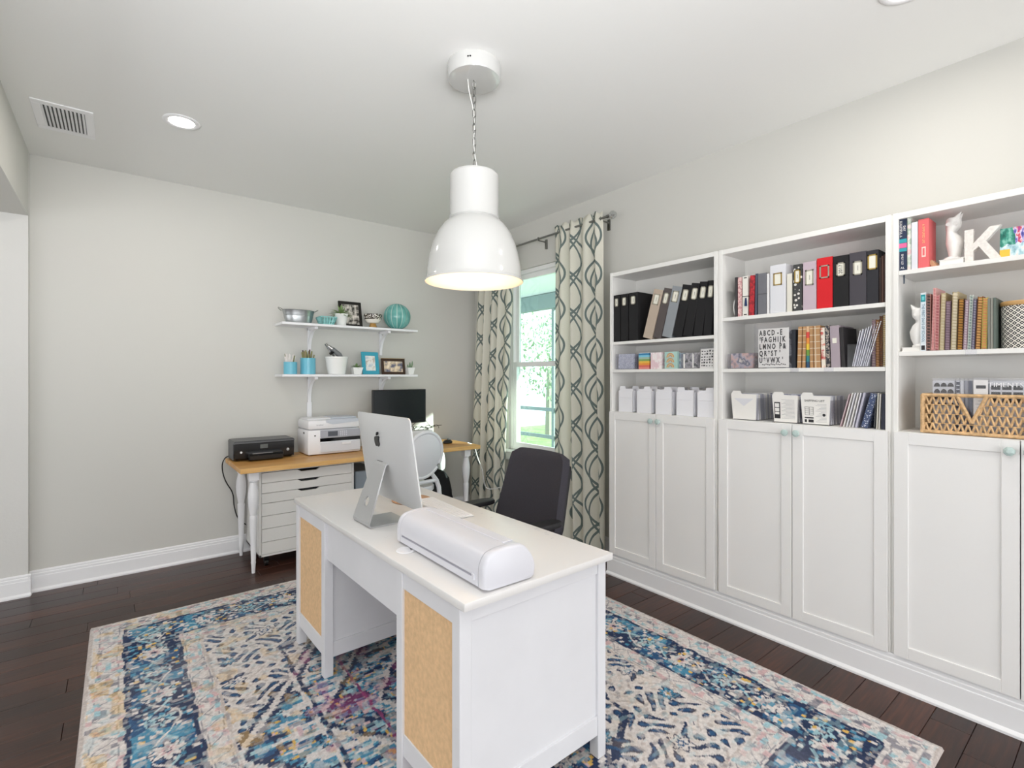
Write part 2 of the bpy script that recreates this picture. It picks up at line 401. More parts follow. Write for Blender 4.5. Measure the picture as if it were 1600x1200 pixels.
# ------------------------------------------------------------ rug
def rug():
    RX0, RX1, RY0, RY1 = -.12, 2.43, .47, 3.608; w, l = RX1-RX0, RY1-RY0
    nx, ny = 500, 620
    gx, gy = np.meshgrid(np.linspace(0, w, nx), np.linspace(0, l, ny))
    def h(i, j, s):
        v = np.sin(i*127.1+j*311.7+s*74.7)*43758.5453; return v-np.floor(v)
    def noise(x, y, sc, s):
        x = x*sc; y = y*sc; i = np.floor(x); j = np.floor(y); fx = x-i; fy = y-j; fx = fx*fx*(3-2*fx); fy = fy*fy*(3-2*fy)
        return (h(i, j, s)*(1-fx)+h(i+1, j, s)*fx)*(1-fy)+(h(i, j+1, s)*(1-fx)+h(i+1, j+1, s)*fx)*fy
    def C(c): return np.array(lin(c)[:3])
    navy, mid, teal, sky, cream, ecru, pink, must, mag, grey = map(C, ('#1b2f52', '#23527c', '#4588a8', '#9dc0c9', '#d6d0cd', '#bfb5b0', '#cdaeb0', '#d9b15c', '#b5487e', '#8c8a92'))
    out = np.empty((ny, nx, 3)); out[:] = cream
    def put(mask, c, a=1.0):
        m = (mask*a)[..., None] if not np.isscalar(a) or a != 1.0 else mask[..., None].astype(float)
        out[:] = out*(1-m)+c*m
    wx = gx+(noise(gx, gy, 22, 1)-.5)*.016; wy = gy+(noise(gx, gy, 22, 2)-.5)*.016
    dxe = np.minimum(wx, w-wx); dye = np.minimum(wy, l-wy); d = np.minimum(dxe, dye); along = np.where(dxe < dye, wy, wx)
    f1 = noise(gx, gy, 70, 3); f2 = noise(gx, gy, 140, 4); big = noise(gx, gy, 3.0, 5); med = noise(gx, gy, 9, 6); sp = noise(gx, gy, 38, 7); stretch = noise(gx*.45, gy, 60, 8)
    # field ---------------------------------------------------------
    cx, cy = w/2, l/2; ax = np.abs(wx-cx); ay = np.abs(wy-cy)
    q = .012; sx = np.floor(ax/q)*q; sy = np.floor(ay/q)*q
    fld = d > .475; D1 = sx/.80+sy/1.10
    seq = [(0, navy), (.12, cream), (.15, teal), (.26, mid), (.36, cream), (.40, pink), (.47, navy), (.62, cream), (.66, mid), (.74, teal), (.84, navy), (.99, cream), (1.03, navy), (1.06, cream)]
    for t0, c in seq: put(fld & (D1 >= t0), c)
    # ikat-like blocks inside the medallion
    cel2 = noise(sx, sy*2.1, 17, 12); cel2 = np.clip((cel2-.5)*1.35+.5, 0, 1); cel3 = h(np.floor(sx/.036), np.floor(sy/.012), 13); cel2 = np.where(cel3 > .86, cel3*.5+.1, cel2)
    ins = fld & (D1 < .98)
    put(ins & (cel2 < .30), cream); put(ins & (cel2 > .36) & (cel2 < .44), sky); put(ins & (cel2 > .80), navy); put(ins & (cel2 > .70) & (cel2 <= .80), mid); put(ins & (cel2 > .46) & (cel2 < .58), teal); put(ins & (cel2 > .60) & (cel2 < .65), must); put(ins & (cel2 > .66) & (cel2 < .70), pink)
    for t0 in (.30, .62, .97):
        put(fld & (np.abs(D1-t0) < .018), navy); put(fld & (np.abs(D1-t0-.035) < .014), cream)
    # big outlined hexagon arms
    E1 = np.maximum(ax/.50, (ax*.6+ay)/1.00); put(fld & (np.abs(E1-1) < .018), navy); put(fld & (np.abs(E1-1.045) < .016), cream); put(fld & (np.abs(E1-.62) < .014), mag*.5+navy*.5)
    # corner pieces: cream with navy hooks and flowers
    cor = fld & (D1 > 1.06)
    hk = np.sin(ax*62+2.2*np.sin(ay*34))*np.sin(ay*55+2.0*np.sin(ax*29))
    put(cor & (hk > .30), navy); put(cor & (hk > .72), mid); put(cor & (hk < -.78), ecru)
    def flowers(px, py, mask, rad, petals, c1, c2, c3):
        r = np.hypot(px, py); a = np.arctan2(py, px); rr = rad*(.78+.22*np.cos(a*petals))
        put(mask & (r < rr*1.25), navy); put(mask & (r < rr), c1); put(mask & (r < rr*.52), c2); put(mask & (r < rr*.25), c3)
    P = .21; px = (ax % P)-P/2; py = (ay % P)-P/2; k = h(np.floor(ax/P), np.floor(ay/P), 21)
    flowers(px, py, fld & (k < .45), .042, 6, cream, mid, cream); flowers(px, py, fld & (k > .78), .035, 8, teal, cream, must)
    flowers(ax, ay, fld, .17, 8, pink, navy, cream)
    # border bands -------------------------------------------------
    bm = (d > .155) & (d <= .37)
    put(d <= .475, cream); put(bm, np.where(med[..., None] > .56, mid, navy)); put(bm & (med > .74), teal)
    s = along; u = (d-.2625)
    vine = np.abs(u-.055*np.sin(s*2*PI/.42)); put(bm & (vine < .007), sky)
    vin2 = np.abs(u+.055*np.sin(s*2*PI/.42)); put(bm & (vin2 < .005), cream)
    PP = .21; pu = (s % PP)-PP/2; kk = np.floor(s/PP) % 2
    flowers(pu, u, bm & (kk == 0), .062, 8, cream, pink, navy); flowers(pu, u, bm & (kk == 1), .048, 6, sky, navy, cream)
    lf = h(np.floor(s/.018), np.floor(d/.018), 31); put(bm & (lf > .90), cream); put(bm & (lf < .10), teal); put(bm & (lf > .875) & (lf < .90), must)
    for a in (.150, .372): put(np.abs(d-a) < .008, navy)
    g1 = (d > .02) & (d < .142); g2 = (d > .380) & (d < .462)
    for g, c0, wd in ((g1, .082, .034), (g2, .421, .026)):
        zz = np.abs(d-c0-wd*(np.abs(((s/.055) % 2)-1)*2-1)); put(g & (zz < .0035), grey)
        put(g & (np.abs(np.abs(d-c0)-wd-.006) < .002), grey)
        fl = h(np.floor(s/.03), np.floor(d/.02), 41); put(g & (fl > .86), pink); put(g & (fl < .10), sky); put(g & (fl > .80) & (fl < .86), grey)
    left = np.clip(1-gx/1.3, 0, 1)                       # mustard comes through towards the left side
    put((g1 | g2) & (noise(gx, gy, 16, 51) > .60), must, left*.5)
    put(fld & (noise(gx, gy, 20, 52) > .74), must, .5*left+.08)
    put(fld & (noise(gx, gy, 12, 53) > .72) & (np.hypot(ax/.8, ay/1.1) < .75), mag, .35)
    put(np.abs(d-.468) < .006, ecru); put(d < .014, ecru)
    # worn pile: speckle and fading
    put((sp > .72) & (d > .014), cream, .45); put((sp < .20) & (d > .014), navy, .35); put((stretch > .74) & (d > .014), sky, .30); put((f1 > .78), ecru, .35)
    put(np.ones_like(d, bool), C('#bdb6b6'), .04+.20*np.clip(big-.4, 0, 1)*1.3)
    out *= (.84+.32*f2)[..., None]; out[:] = np.clip(out, 0, 1)
    z = .011+.0016*(f2-.5)
    z[0, :] = z[-1, :] = 0.0005; z[:, 0] = z[:, -1] = 0.0005
    co = np.stack([gx, gy, z], -1).reshape(-1, 3).astype(np.float32)
    I = np.arange(nx*ny).reshape(ny, nx); Fc = np.stack([I[:-1, :-1], I[:-1, 1:], I[1:, 1:], I[1:, :-1]], -1).reshape(-1, 4).astype(np.int32)
    me = bpy.data.meshes.new('rug'); me.vertices.add(len(co)); me.vertices.foreach_set('co', co.ravel())
    me.loops.add(Fc.size); me.loops.foreach_set('vertex_index', Fc.ravel()); me.polygons.add(len(Fc))
    me.polygons.foreach_set('loop_start', np.arange(0, Fc.size, 4, dtype=np.int32)); me.polygons.foreach_set('loop_total', np.full(len(Fc), 4, np.int32))
    me.update(calc_edges=True); me.validate()
    ca = me.color_attributes.new('print', 'FLOAT_COLOR', 'POINT'); rgba = np.concatenate([out.reshape(-1, 3), np.ones((nx*ny, 1))], 1).astype(np.float32); ca.data.foreach_set('color', rgba.ravel())
    m, nt, b = nmat('rug_pile'); a = nt.nodes.new('ShaderNodeVertexColor'); a.layer_name = 'print'; n = NB(nt); v, x, y, zc = n.coord()
    s = nt.nodes.new('ShaderNodeVectorMath'); s.operation = 'SCALE'; nt.links.new(a.outputs[0], s.inputs[0]); nt.links.new(n.m('ADD', n.m('MULTIPLY', n.noise(v, 320, 2), .5), .75), s.inputs[3])
    nt.links.new(s.outputs[0], b.inputs['Base Color']); b.inputs['Roughness'].default_value = 1; b.inputs['Specular IOR Level'].default_value = .1
    bp = nt.nodes.new('ShaderNodeBump'); bp.inputs['Strength'].default_value = .5; bp.inputs['Distance'].default_value = .003; nt.links.new(n.noise(v, 420, 2), bp.inputs['Height']); nt.links.new(bp.outputs[0], b.inputs['Normal'])
    o = mkobj('area_rug', me, m, loc=(RX0, RY0, .001), smooth=False)
    tag(o, 'distressed blue and cream oriental area rug under the white desk', 'rug')
rug()

# ------------------------------------------------------------ white desk with cork backs
RUGZ = .0135
desk = thing('desk', 'large white painted desk with cork-backed pedestals on the patterned rug', 'desk', (1.073, 1.995, RUGZ), math.radians(1.25))
M_desk = mat('white_stained_pine', '#dadade', .42, var=.025, vscale=5, bump=.06, bscale=40)
def desk_top_mat():
    m, nt, b = nmat('scuffed_white_desk_top'); n = NB(nt); v, x, y, z = n.coord()
    g = n.noise(v, 3, 5, (1, .35, 1)); sc = n.noise(v, 30, 6)
    c = n.mix(n.m('MULTIPLY', n.m('GREATER_THAN', n.m('MULTIPLY', sc, g), .40), .35), lin('#dcdad9'), lin('#aeb0b8'))
    nt.links.new(c, b.inputs['Base Color']); b.inputs['Roughness'].default_value = .32; return m
M_cork = mat('cork_sheet', '#dab68c', .95, var=.10, vscale=60, bump=.2, bscale=300)
DT = .76-RUGZ
MB().box(-.325, .325, -.80, .80, DT-.026, DT, bev=.004, seg=2).build('desktop', desk_top_mat(), desk)
LEG = .042; U0, U1 = -.322, .318
vlegs = [(-.772, -.772+LEG), (-.375-LEG, -.375), (.345, .345+LEG), (.772-LEG, .772)]
for u0 in (U0, U1-LEG):
    for v0, v1 in vlegs: MB().box(u0, u0+LEG, v0, v1, 0, DT-.026, bev=.002).build('leg', M_desk, desk)
ped = [(vlegs[0], vlegs[1]), (vlegs[2], vlegs[3])]
for (a0, a1), (b0, b1) in ped:
    for zz_ in ((.09, .165), (DT-.085, DT-.026)): MB().box(U0+.006, U0+.024, a1, b0, *zz_, bev=.001).build('rail', M_desk, desk)
    MB().box(U0+.010, U0+.016, a1-.01, b0+.01, .15, DT-.06).build('cork_panel', M_cork, desk, label='tan cork board panel')
    # drawer fronts on the sitting side
    zz = [(.10, .29), (.295, .485), (.49, DT-.03)]
    for z0, z1 in zz:
        dr = MB().box(U1-.02, U1-.002, a1+.003, b0-.003, z0, z1, bev=.002).build('drawer', M_desk, desk)
        MB().sph((U1+.012, (a1+b0)/2, (z0+z1)/2), .013, 10).build('knob', M_nickel, dr)
    for v in ((a0, a0+.016), (b1-.016, b1)):
        out_ = v[0] == a0
        vv = (a0+.012, a0+.028) if out_ else (b1-.028, b1-.012)
        MB().box(U0+LEG, U1-LEG, vv[0], vv[1], .15, DT-.07).build('side_panel', M_desk, desk)
        v2 = (a0+.004, a0+.030) if out_ else (b1-.030, b1-.004)
        for zz_ in ((.085, .155), (DT-.075, DT-.026)): MB().box(U0+LEG, U1-LEG, v2[0], v2[1], *zz_, bev=.001).build('side_rail', M_desk, desk)
MB().box(U0+.012, U0+.030, -.375, .345, DT-.20, DT-.026, bev=.001).build('apron', M_desk, desk)
MB().box(U1-.025, U1-.007, -.375, .345, DT-.12, DT-.026, bev=.001).build('centre_drawer', M_desk, desk)
g = MB().lathe([(.022, 0), (.034, 0), (.036, .0015), (.034, .004), (.026, .0045), (.022, .003)], (-.247, -.303, DT), 28, caps=False).build('cable_grommet', M_plw, desk)
MB().prism([(math.cos(a)*.022-.247, math.sin(a)*.022-.303) for a in [PI*.15+i*PI*1.5/14 for i in range(15)]], DT+.0005, DT+.0035).build('grommet_lid', M_plw, g)

# ------------------------------------------------------------ all-in-one computer (seen from behind)
M_alu = mat('bead_blasted_aluminium', '#d6d7d8', .45, .45)
M_aluw = mat('polished_aluminium_edge', '#e4e4e6', .25, .6)
im = thing('desktop_computer', 'silver all-in-one computer seen from behind on the white desk', 'computer', (.83, 2.105, .7605), math.radians(1.0))
rows = [(.178, .003, .172), (.012, .003, .172), (.003, .0045, .172), (-.002, .010, .172), (-.002, .019, .170)]
nk0 = (-.002, .019, .170); nk1 = (.078, .245, .128)
for t in (.06,): rows.append((nk0[0]+(nk1[0]-nk0[0])*t, nk0[1]+(nk1[1]-nk0[1])*t, .168))
ht0, ht1 = .22, .46; M2 = lambda t: (nk0[0]+(nk1[0]-nk0[0])*t, nk0[1]+(nk1[1]-nk0[1])*t)
b = MB()
def strip(rows):
    R = [[b.bm.verts.new((x, -wd/2, z)), b.bm.verts.new((x, wd/2, z))] for x, z, wd in rows]
    for p, q in zip(R, R[1:]): b.bm.faces.new((p[0], p[1], q[1], q[0]))
    return R
WD = lambda t: .168-.04*t**1.3
lo = strip(rows+[(*M2(t), WD(t)) for t in (.14, ht0)]); up = strip([(*M2(t), WD(t)) for t in (ht1, .6, .8, .93)]+[(.082, .252, .125), (.092, .258, .122), (.106, .256, .12), (.118, .244, .118)])
A, B_ = lo[-1], up[0]; cen = M2((ht0+ht1)/2); dv = Vector((nk1[0]-nk0[0], 0, nk1[1]-nk0[1])).normalized()
circ = [b.bm.verts.new(Vector((cen[0], 0, cen[1]))+Vector((0, math.cos(a)*.021, 0))+dv*math.sin(a)*.021) for a in [2*PI*i/24 for i in range(24)]]
cor = [B_[1], B_[0], A[0], A[1]]        # quadrants: (+y,up) (-y,up) (-y,down) (+y,down)
for qd in range(4):
    for i in range(6):
        c0, c1 = circ[(qd*6+i) % 24], circ[(qd*6+i+1) % 24]; b.bm.faces.new((c0, c1, cor[qd]))
    b.bm.faces.new((circ[((qd+1)*6) % 24], cor[(qd+1) % 4], cor[qd]))
st = b.build('stand', mat('satin_aluminium', '#bfc0c1', .35, .6), im, smooth=False); sm = st.modifiers.new('t', 'SOLIDIFY'); sm.thickness = .006; sm.offset = 0; sm.material_offset = 0
me = bpy.data.meshes.new('display_shell'); vs = []; fs = []; NU, NV = 28, 20; DW, DH = .540, .398
def rc(u, v):                            # rounded rectangle clamp
    return u, v
for j in range(NV+1):
    for i in range(NU+1):
        u = -1+2*i/NU; v = -1+2*j/NV; u = math.copysign(abs(u)**.8, u); v = math.copysign(abs(v)**.8, v)
        yy, zz = u*DW/2, v*DH/2; r = .018; ey = max(0, abs(yy)-(DW/2-r)); ez = max(0, abs(zz)-(DH/2-r)); e = math.hypot(ey, ez)
        if e > r:
            yy = math.copysign(DW/2-r+ey*r/e, yy); zz = math.copysign(DH/2-r+ez*r/e, zz)
        bu = max(0, 1-abs(u)**2.2)**.75*max(0, 1-abs(v)**2.2)**.75
        vs.append((-.004-.034*bu, yy, zz))
for j in range(NV):
    for i in range(NU): k = j*(NU+1)+i; fs.append((k, k+1, k+NU+2, k+NU+1))
bd = [i for i in range(NU+1)]+[(j)*(NU+1)+NU for j in range(1, NV+1)]+[NV*(NU+1)+i for i in range(NU-1, -1, -1)]+[j*(NU+1) for j in range(NV-1, 0, -1)]
base = len(vs); vs += [(.002, vs[k][1], vs[k][2]) for k in bd]; n_ = len(bd)
for a in range(n_): fs.append((bd[a], base+a, base+(a+1) % n_, bd[(a+1) % n_]))
fs.append(tuple(range(base, base+n_)))
me.from_pydata(vs, [], fs)
TILT = (0, -math.radians(8.5), 0); DLOC = (.131, .022, .272)
sh = mkobj('display_shell', me, M_alu, im, loc=DLOC, rot=TILT, ang=60)
MB().box(.002, .0045, -.262, .262, -.115, .184, bev=.001).build('screen', M_blkgl, im, loc=DLOC, rot=TILT)
MB().box(.002, .0045, -.262, .262, -.184, -.116, bev=.001).build('chin', M_alu, im, loc=DLOC, rot=TILT)
# dark apple emblem on the back
ap = [(0, .013), (.006, .016), (.012, .015), (.016, .011), (.0135, .007), (.0125, .001), (.0145, -.005), (.0175, -.008), (.015, -.015), (.010, -.0205), (.005, -.0195), (0, -.0180), (-.005, -.0195), (-.010, -.0205), (-.0155, -.014), (-.0185, -.004), (-.0175, .006), (-.013, .013), (-.006, .0155)]
ap = [(x*1.3, y*1.3) for x, y in ap]; ap = chaikin(ap+[ap[0]], 2)[:-1]; lf = [(0, .0234), (.0013, .031), (.0065, .038), (.0117, .040), (.011, .0325), (.0065, .026)]
M_logo = mat('dark_emblem', '#2a2a2c', .15, .3)
MB().prism([(-p[0], p[1]) for p in ap], -.0395, -.030, 'x').prism([(-p[0], p[1]) for p in lf], -.0395, -.030, 'x').build('emblem', M_logo, im, loc=tuple(Vector(DLOC)+Euler(TILT).to_matrix() @ Vector((0, .004, .088))), rot=TILT, smooth=False, label='dark apple-shaped emblem')
MB().box(-.040, -.034, -.026, .026, -.040, -.004).build('port_panel', M_blk, im, loc=DLOC, rot=TILT)

# ------------------------------------------------------------ things on the desk
cc = thing('cutting_machine', 'white long rounded craft cutting machine on the near end of the desk', 'craft machine', (.945, 1.50, .762))
prof = chaikin([(-.098, .010), (-.1, .05), (-.098, .09), (-.082, .130), (-.045, .144), (.02, .146), (.055, .140), (.088, .095), (.102, .050), (.096, .010)], 2)
ring = lambda y, s=1.0, dz=0: [(p[0]*s, y, .004+(p[1]-.004)*s*.80+dz) for p in prof+[(.085, .004), (-.085, .004)]]
M_cr = mat('white_machine_plastic', '#d6d6dd', .28)
MB().loft([ring(-.262), ring(.262)]).build('body', M_cr, cc, ang=50)
for s in (-1, 1): MB().loft([ring(s*.264, 1.0), ring(s*.270, 1.012), ring(s*.284, 1.012), ring(s*.292, .985), ring(s*.295, .93)]).build('end_cap', M_cr, cc, ang=50)
MB().box(-.0995, -.095, -.235, .25, .030, .039, bev=.001).build('slot', mat('shadow_gap', '#9a9aa6', .6), cc)
MB().box(-.104, -.096, -.246, -.232, .024, .044, bev=.002).build('latch', M_cr, cc)
MB().box(.004, .042, -.25, .25, .1165, .1195, bev=.001).build('lid_strip', mat('silver_plastic', '#dadae2', .25, 0), cc)
kb = thing('keyboard', 'thin white and silver computer keyboard on desk behind the computer', 'keyboard', (1.235, 2.12, .76), math.radians(-3))
MB().box(-.057, .057, -.21, .21, .001, .007, bev=.002).build('base', M_alu, kb)
b = MB()
for r in range(6):
    for c in range(21): b.box(-.052+r*.0178, -.052+r*.0178+.0150, -.204+c*.0195, -.204+c*.0195+.0165, .007, .0095)
o = b.build('keys', M_plw, kb, smooth=False, kind='stuff')
o = MB().lathe([(.0, 0), (.096, 0), (.1, .002), (.1, .005), (.097, .0065), (0, .0065)], seg=40, caps=False).build('coaster', mat('tan_leather', '#b98d6a', .6, var=.08, vscale=30), loc=(1.195, 2.36, .7602)); tag(o, 'round tan mat lying on the desk under the silver computer', 'mat')

# ------------------------------------------------------------ pendant lamp
lp = thing('pendant_lamp', 'large glossy white metal bell pendant lamp hanging over the desk', 'lamp', (1.304, 1.939, H))
M_enam = mat('white_enamel', '#c6c6c4', .10, coat=.6); M_inner = mat('warm_white_enamel', '#f3ead8', .5)
MB().lathe([(0, 0), (.124, 0), (.125, -.006), (.122, -.058), (.118, -.066), (.10, -.068), (0, -.068)], seg=48, caps=False).build('canopy', M_enam, lp)
MB().sph((-.09, -.085, -.03), .004, 8).sph((-.083, -.092, -.03), .004, 8).build('screw', M_blk, lp)
outp = [(.001, -.503), (.10, -.503), (.108, -.506), (.1135, -.515), (.1135, -.700), (.116, -.706), (.118, -.712), (.112, -.716), (.128, -.728), (.150, -.750), (.175, -.790), (.195, -.840), (.208, -.890), (.216, -.940), (.220, -.985), (.2235, -.994), (.2265, -.998), (.2285, -1.003), (.227, -1.007)]
inn = [(.224, -1.004), (.216, -.985), (.212, -.940), (.204, -.890), (.190, -.840), (.170, -.790), (.145, -.752), (.110, -.722), (.109, -.60), (.108, -.52), (.001, -.52)]
MB().lathe([(r, z) for r, z in outp], seg=72, caps=False).build('lamp_shade', M_enam, lp, ang=30)
MB().lathe([(r, z) for r, z in outp[-1:]+inn], seg=72, caps=False).build('shade_lining', M_inner, lp, ang=60, label='warm lit inside of the shade')
n = 13; z0 = -.07; step = (.503-.07)/n
ch_m = None
for i in range(n):
    zc = z0-step*(i+.5); hh = step*.60; ww = .008
    if ch_m is None:
        pts = [(ww, 0, -hh*.55), (ww*.7, 0, -hh*.92), (0, 0, -hh), (-ww*.7, 0, -hh*.92), (-ww, 0, -hh*.55), (-ww, 0, hh*.55), (-ww*.7, 0, hh*.92), (0, 0, hh), (ww*.7, 0, hh*.92), (ww, 0, hh*.55)]
        first = MB().tube(pts, .0021, 6, closed=True).build('chain_link', M_nickel, lp, loc=(0, 0, zc)); ch_m = first.data
    else: mkobj('chain_link', ch_m, None, lp, loc=(0, 0, zc), rot=(0, 0, (i % 2)*PI/2), smooth=False)
cord = [(-.03, .01, -.066), (-.025, .008, -.12), (-.005, 0, -.20), (.006, .002, -.28), (-.006, 0, -.34), (.004, 0, -.42), (.014, -.004, -.47), (.02, -.006, -.504)]
MB().tube(chaikin(cord), .0022, 6).build('cord', mat('white_cord', '#e4e4e0', .4), lp)
MB().cyl((0, 0, -.53), (0, 0, -.62), .022, seg=14).build('socket', M_plw, lp)
MB().sph((0, 0, -.66), .04, 16).build('bulb', mat('lit_bulb', '#ffdcae', .5, emit=9), lp)
pl = light('bulb_light', 'POINT', (1.304, 1.939, H-.80), (0, 0, -1), 2.2, (1.0, .76, .52), shadow_soft_size=.05)

# ------------------------------------------------------------ ceiling fittings
def downlight(x, y, label):
    t = thing('ceiling_light', label, 'ceiling light', (x, y, H))
    MB().lathe([(.062, -.001), (.090, -.001), (.092, -.004), (.088, -.007), (.070, -.008), (.062, -.004)], seg=40, caps=False).build('trim_ring', M_trim, t)
    MB().lathe([(0, -.0045), (.066, -.0045), (.066, -.002), (0, -.002)], seg=40, caps=False).build('lens', mat('lit_lens', '#fffaf0', .5, emit=14), t)
    light('lens_light', 'AREA', (x, y, H-.02), (0, 0, -1), 5, (1, .95, .88), shape='DISK', size=.13)
downlight(.284, 3.385, 'lit recessed ceiling light on the left, between air vent and pendant lamp')
downlight(2.30, .545, 'lit recessed ceiling light at the top edge above the bookcases')
vt = thing('air_vent', 'white louvred ceiling air vent at the upper left', 'vent', (-.233, 3.765, H))
b = MB(); b.box(-.128, .128, .150, .195, -.006, 0, bev=.002); b.box(-.128, .128, -.195, -.150, -.006, 0, bev=.002); b.box(-.128, -.09, -.15, .15, -.006, 0, bev=.002); b.box(.09, .128, -.15, .15, -.006, 0, bev=.002)
b.build('frame', M_trim, vt)
MB().box(-.092, .092, -.152, .152, -.0012, -.0004).build('duct_opening', M_blk, vt)
sl = MB().box(-.0055, .0055, -.15, .15, -.001, .001).build('slat', M_trim, vt, loc=(-.085, 0, -.006), rot=(0, .5, 0), smooth=False)
for i in range(1, 11): mkobj('slat', sl.data, None, vt, loc=(-.085+i*.0168, 0, -.006), rot=(0, .5, 0), smooth=False)
# ------------------------------------------------------------ long work table on the back wall
def butcher():
    m, nt, b = nmat('butcher_block_beech'); n = NB(nt); v, x, y, z = n.coord()
    st = n.m('FLOOR', n.m('MULTIPLY', y, 24)); wn_ = nt.nodes.new('ShaderNodeTexWhiteNoise'); wn_.noise_dimensions = '1D'
    nt.links.new(st, wn_.inputs['W']); g = n.noise(v, 6, 6, (1, 22, 22))
    c = n.ramp(n.m('ADD', n.m('MULTIPLY', g, .6), n.m('MULTIPLY', wn_.outputs[0], .35)), [(.2, '#b9803f'), (.5, '#d3a05c'), (.8, '#e3bb7d')])
    nt.links.new(c, b.inputs['Base Color']); b.inputs['Roughness'].default_value = .38; return m
TX0, TX1, TY0, TY1, TZ = .66, 2.66, 3.85, 4.452, .762
tb = thing('work_table', 'long butcher block table with turned white legs along the back wall', 'table', (1.66, 4.15, 0))
MB().box(TX0-1.66, TX1-1.66, TY0-4.15, TY1-4.15, TZ-.034, TZ, bev=.003).build('tabletop', butcher(), tb)
legp = [(.012, 0), (.0145, .06), (.017, .075), (.0155, .082), (.021, .25), (.026, .385), (.027, .40), (.021, .412), (.024, .43), (.034, .49), (.037, .54), (.034, .585), (.024, .635), (.022, .65)]
lm = None
for lx, ly in ((.76, 3.945), (2.56, 3.945), (.76, 4.395), (2.56, 4.395)):
    if lm is None:
        b = MB().lathe(legp, seg=24); b.box(-.033, .033, -.033, .033, .66, TZ-.034, bev=.004); b.lathe([(.022, .645), (.030, .655), (.030, .662)], seg=24)
        o = b.build('leg', M_white, tb, loc=(lx-1.66, ly-4.15, 0), ang=40); lm = o.data
    else: mkobj('leg', lm, None, tb, loc=(lx-1.66, ly-4.15, 0))

# drawer unit on castors
du = thing('drawer_unit', 'white six-drawer unit on castors under the left of the table', 'drawer unit', (1.155, 4.22, 0))
X0, X1, Y0, Y1, Z0, Z1 = -.35, .35, -.235, .225, .085, .700
for x in ((X0, X0+.016), (X1-.016, X1)): MB().box(*x, Y0, Y1, Z0, Z1, bev=.001).build('side_panel', M_case, du)
MB().box(X0, X1, Y0, Y1, Z1-.0, Z1+.016, bev=.001).build('top_panel', M_case, du)
MB().box(X0, X1, Y0, Y1, Z0, Z0+.016, bev=.001).build('bottom_panel', M_case, du)
MB().box(X0, X1, Y1-.006, Y1, Z0, Z1).build('back_panel', M_case, du)
MB().box(X0+.02, X1-.02, Y0+.03, Y1-.01, Z0+.02, Z1-.02).build('interior', mat('dark_gap', '#26262a', .8), du)
zs = [.698, .622, .548, .474, .382, .288, .192, .103]
M_cut = mat('handle_recess', '#202024', .7)
for i in range(7):
    if i == 6: z1, z0 = zs[6], zs[7]
    z1, z0 = zs[i]-.002, zs[i+1]+.0015
    w2, c2 = .085, 0.0
    pts = [(X0+.018, z0), (X1-.018, z0), (X1-.018, z1), (c2+w2, z1), (c2+w2-.03, z1-.016), (c2-w2+.03, z1-.016), (c2-w2, z1), (X0+.018, z1)] if i < 3 else [(X0+.018, z0), (X1-.018, z0), (X1-.018, z1), (X0+.018, z1)]
    MB().prism(pts, Y0-.002, Y0+.016, 'y').build('drawer', M_case, du, smooth=False)
cm = None
for x in (X0+.06, X1-.06):
    for y in (Y0+.06, Y1-.06):
        if cm is None:
            c = MB(); c.cyl((-.012, 0, .025), (.012, 0, .025), .025, seg=18); c.box(-.018, .018, -.008, .014, .03, .075, bev=.003); c.cyl((0, 0, .07), (0, 0, .085), .02, seg=14)
            c = c.build('castor', M_blk, du, loc=(x, y, 0)); cm = c.data
        else: mkobj('castor', cm, None, du, loc=(x, y, 0))
b = MB(); b.box(-.10, .10, -.20, .20, .0, .62, bev=.006)  # plain box filling the flat blue-grey area beside the drawers
o = b.build('blue_grey_box', mat('blue_grey_board', '#8f9aa4', .7), loc=(1.635, 4.225, 0)); tag(o, 'plain blue-grey box under the table, right of the drawer unit', 'bin')

# black printer
bp = thing('printer', 'low glossy black inkjet printer at the left end of the table', 'printer', (.893, 4.32, TZ))
M_pb = mat('printer_black', '#131315', .22); M_pg = mat('printer_dark_grey', '#46474a', .35)
pr_ = lambda y, w, z: (w, y, z)
b = MB().loft([[(-.215+i, -.105+j, .006), (.215-i, -.105+j, .006), (.215-i, .125, .006), (-.215+i, .125, .006)] for i, j in ((.02, .02),)]+
    [[(-.212+i, -.11+j, z), (.212-i, -.11+j, z), (.212-i, .125, z), (-.212+i, .125, z)] for z, i, j in ((.02, .006, .004), (.06, 0, 0), (.128, 0, .0), (.138, .004, .006))])
b.build('body', M_pb, bp, ang=30)
MB().loft([[(-.215+i, -.112+j, z), (.215-i, -.112+j, z), (.215-i, .128, z), (-.215+i, .128, z)] for z, i, j in ((.132, 0, 0), (.142, .001, .001), (.150, .008, .012))]).build('lid', M_pg, bp, ang=30)
for s in (-1, 1): MB().box(s*.2135-.002, s*.2135+.002, -.09, .12, .01, .135, bev=.001).build('side_cover', M_pg, bp)
MB().box(-.125, .12, -.175, -.105, .008, .062, bev=.006).build('paper_tray', M_blkgl, bp)
MB().box(-.10, .04, -.177, -.174, .058, .062).build('tray_edge', mat('grey_line', '#8a8a8c', .3), bp)
MB().box(-.035, .020, -.1135, -.109, .088, .118, bev=.001).build('display', mat('lcd_grey', '#5d5f5c', .25), bp)
bg = MB().cyl((.165, -.1095, .065), (.165, -.1125, .065), .010, seg=24).build('badge', mat('badge_silver', '#cfd2d6', .3), bp, label='round silver badge')
text('badge_letters', 'hp', .013, M_blk, bg, (.165, -.1128, .0645), (PI/2, 0, 0))
MB().cyl((-.165, -.1095, .068), (-.165, -.1125, .068), .008, seg=16).build('power_button', mat('button_white', '#dfe2e6', .3), bp)
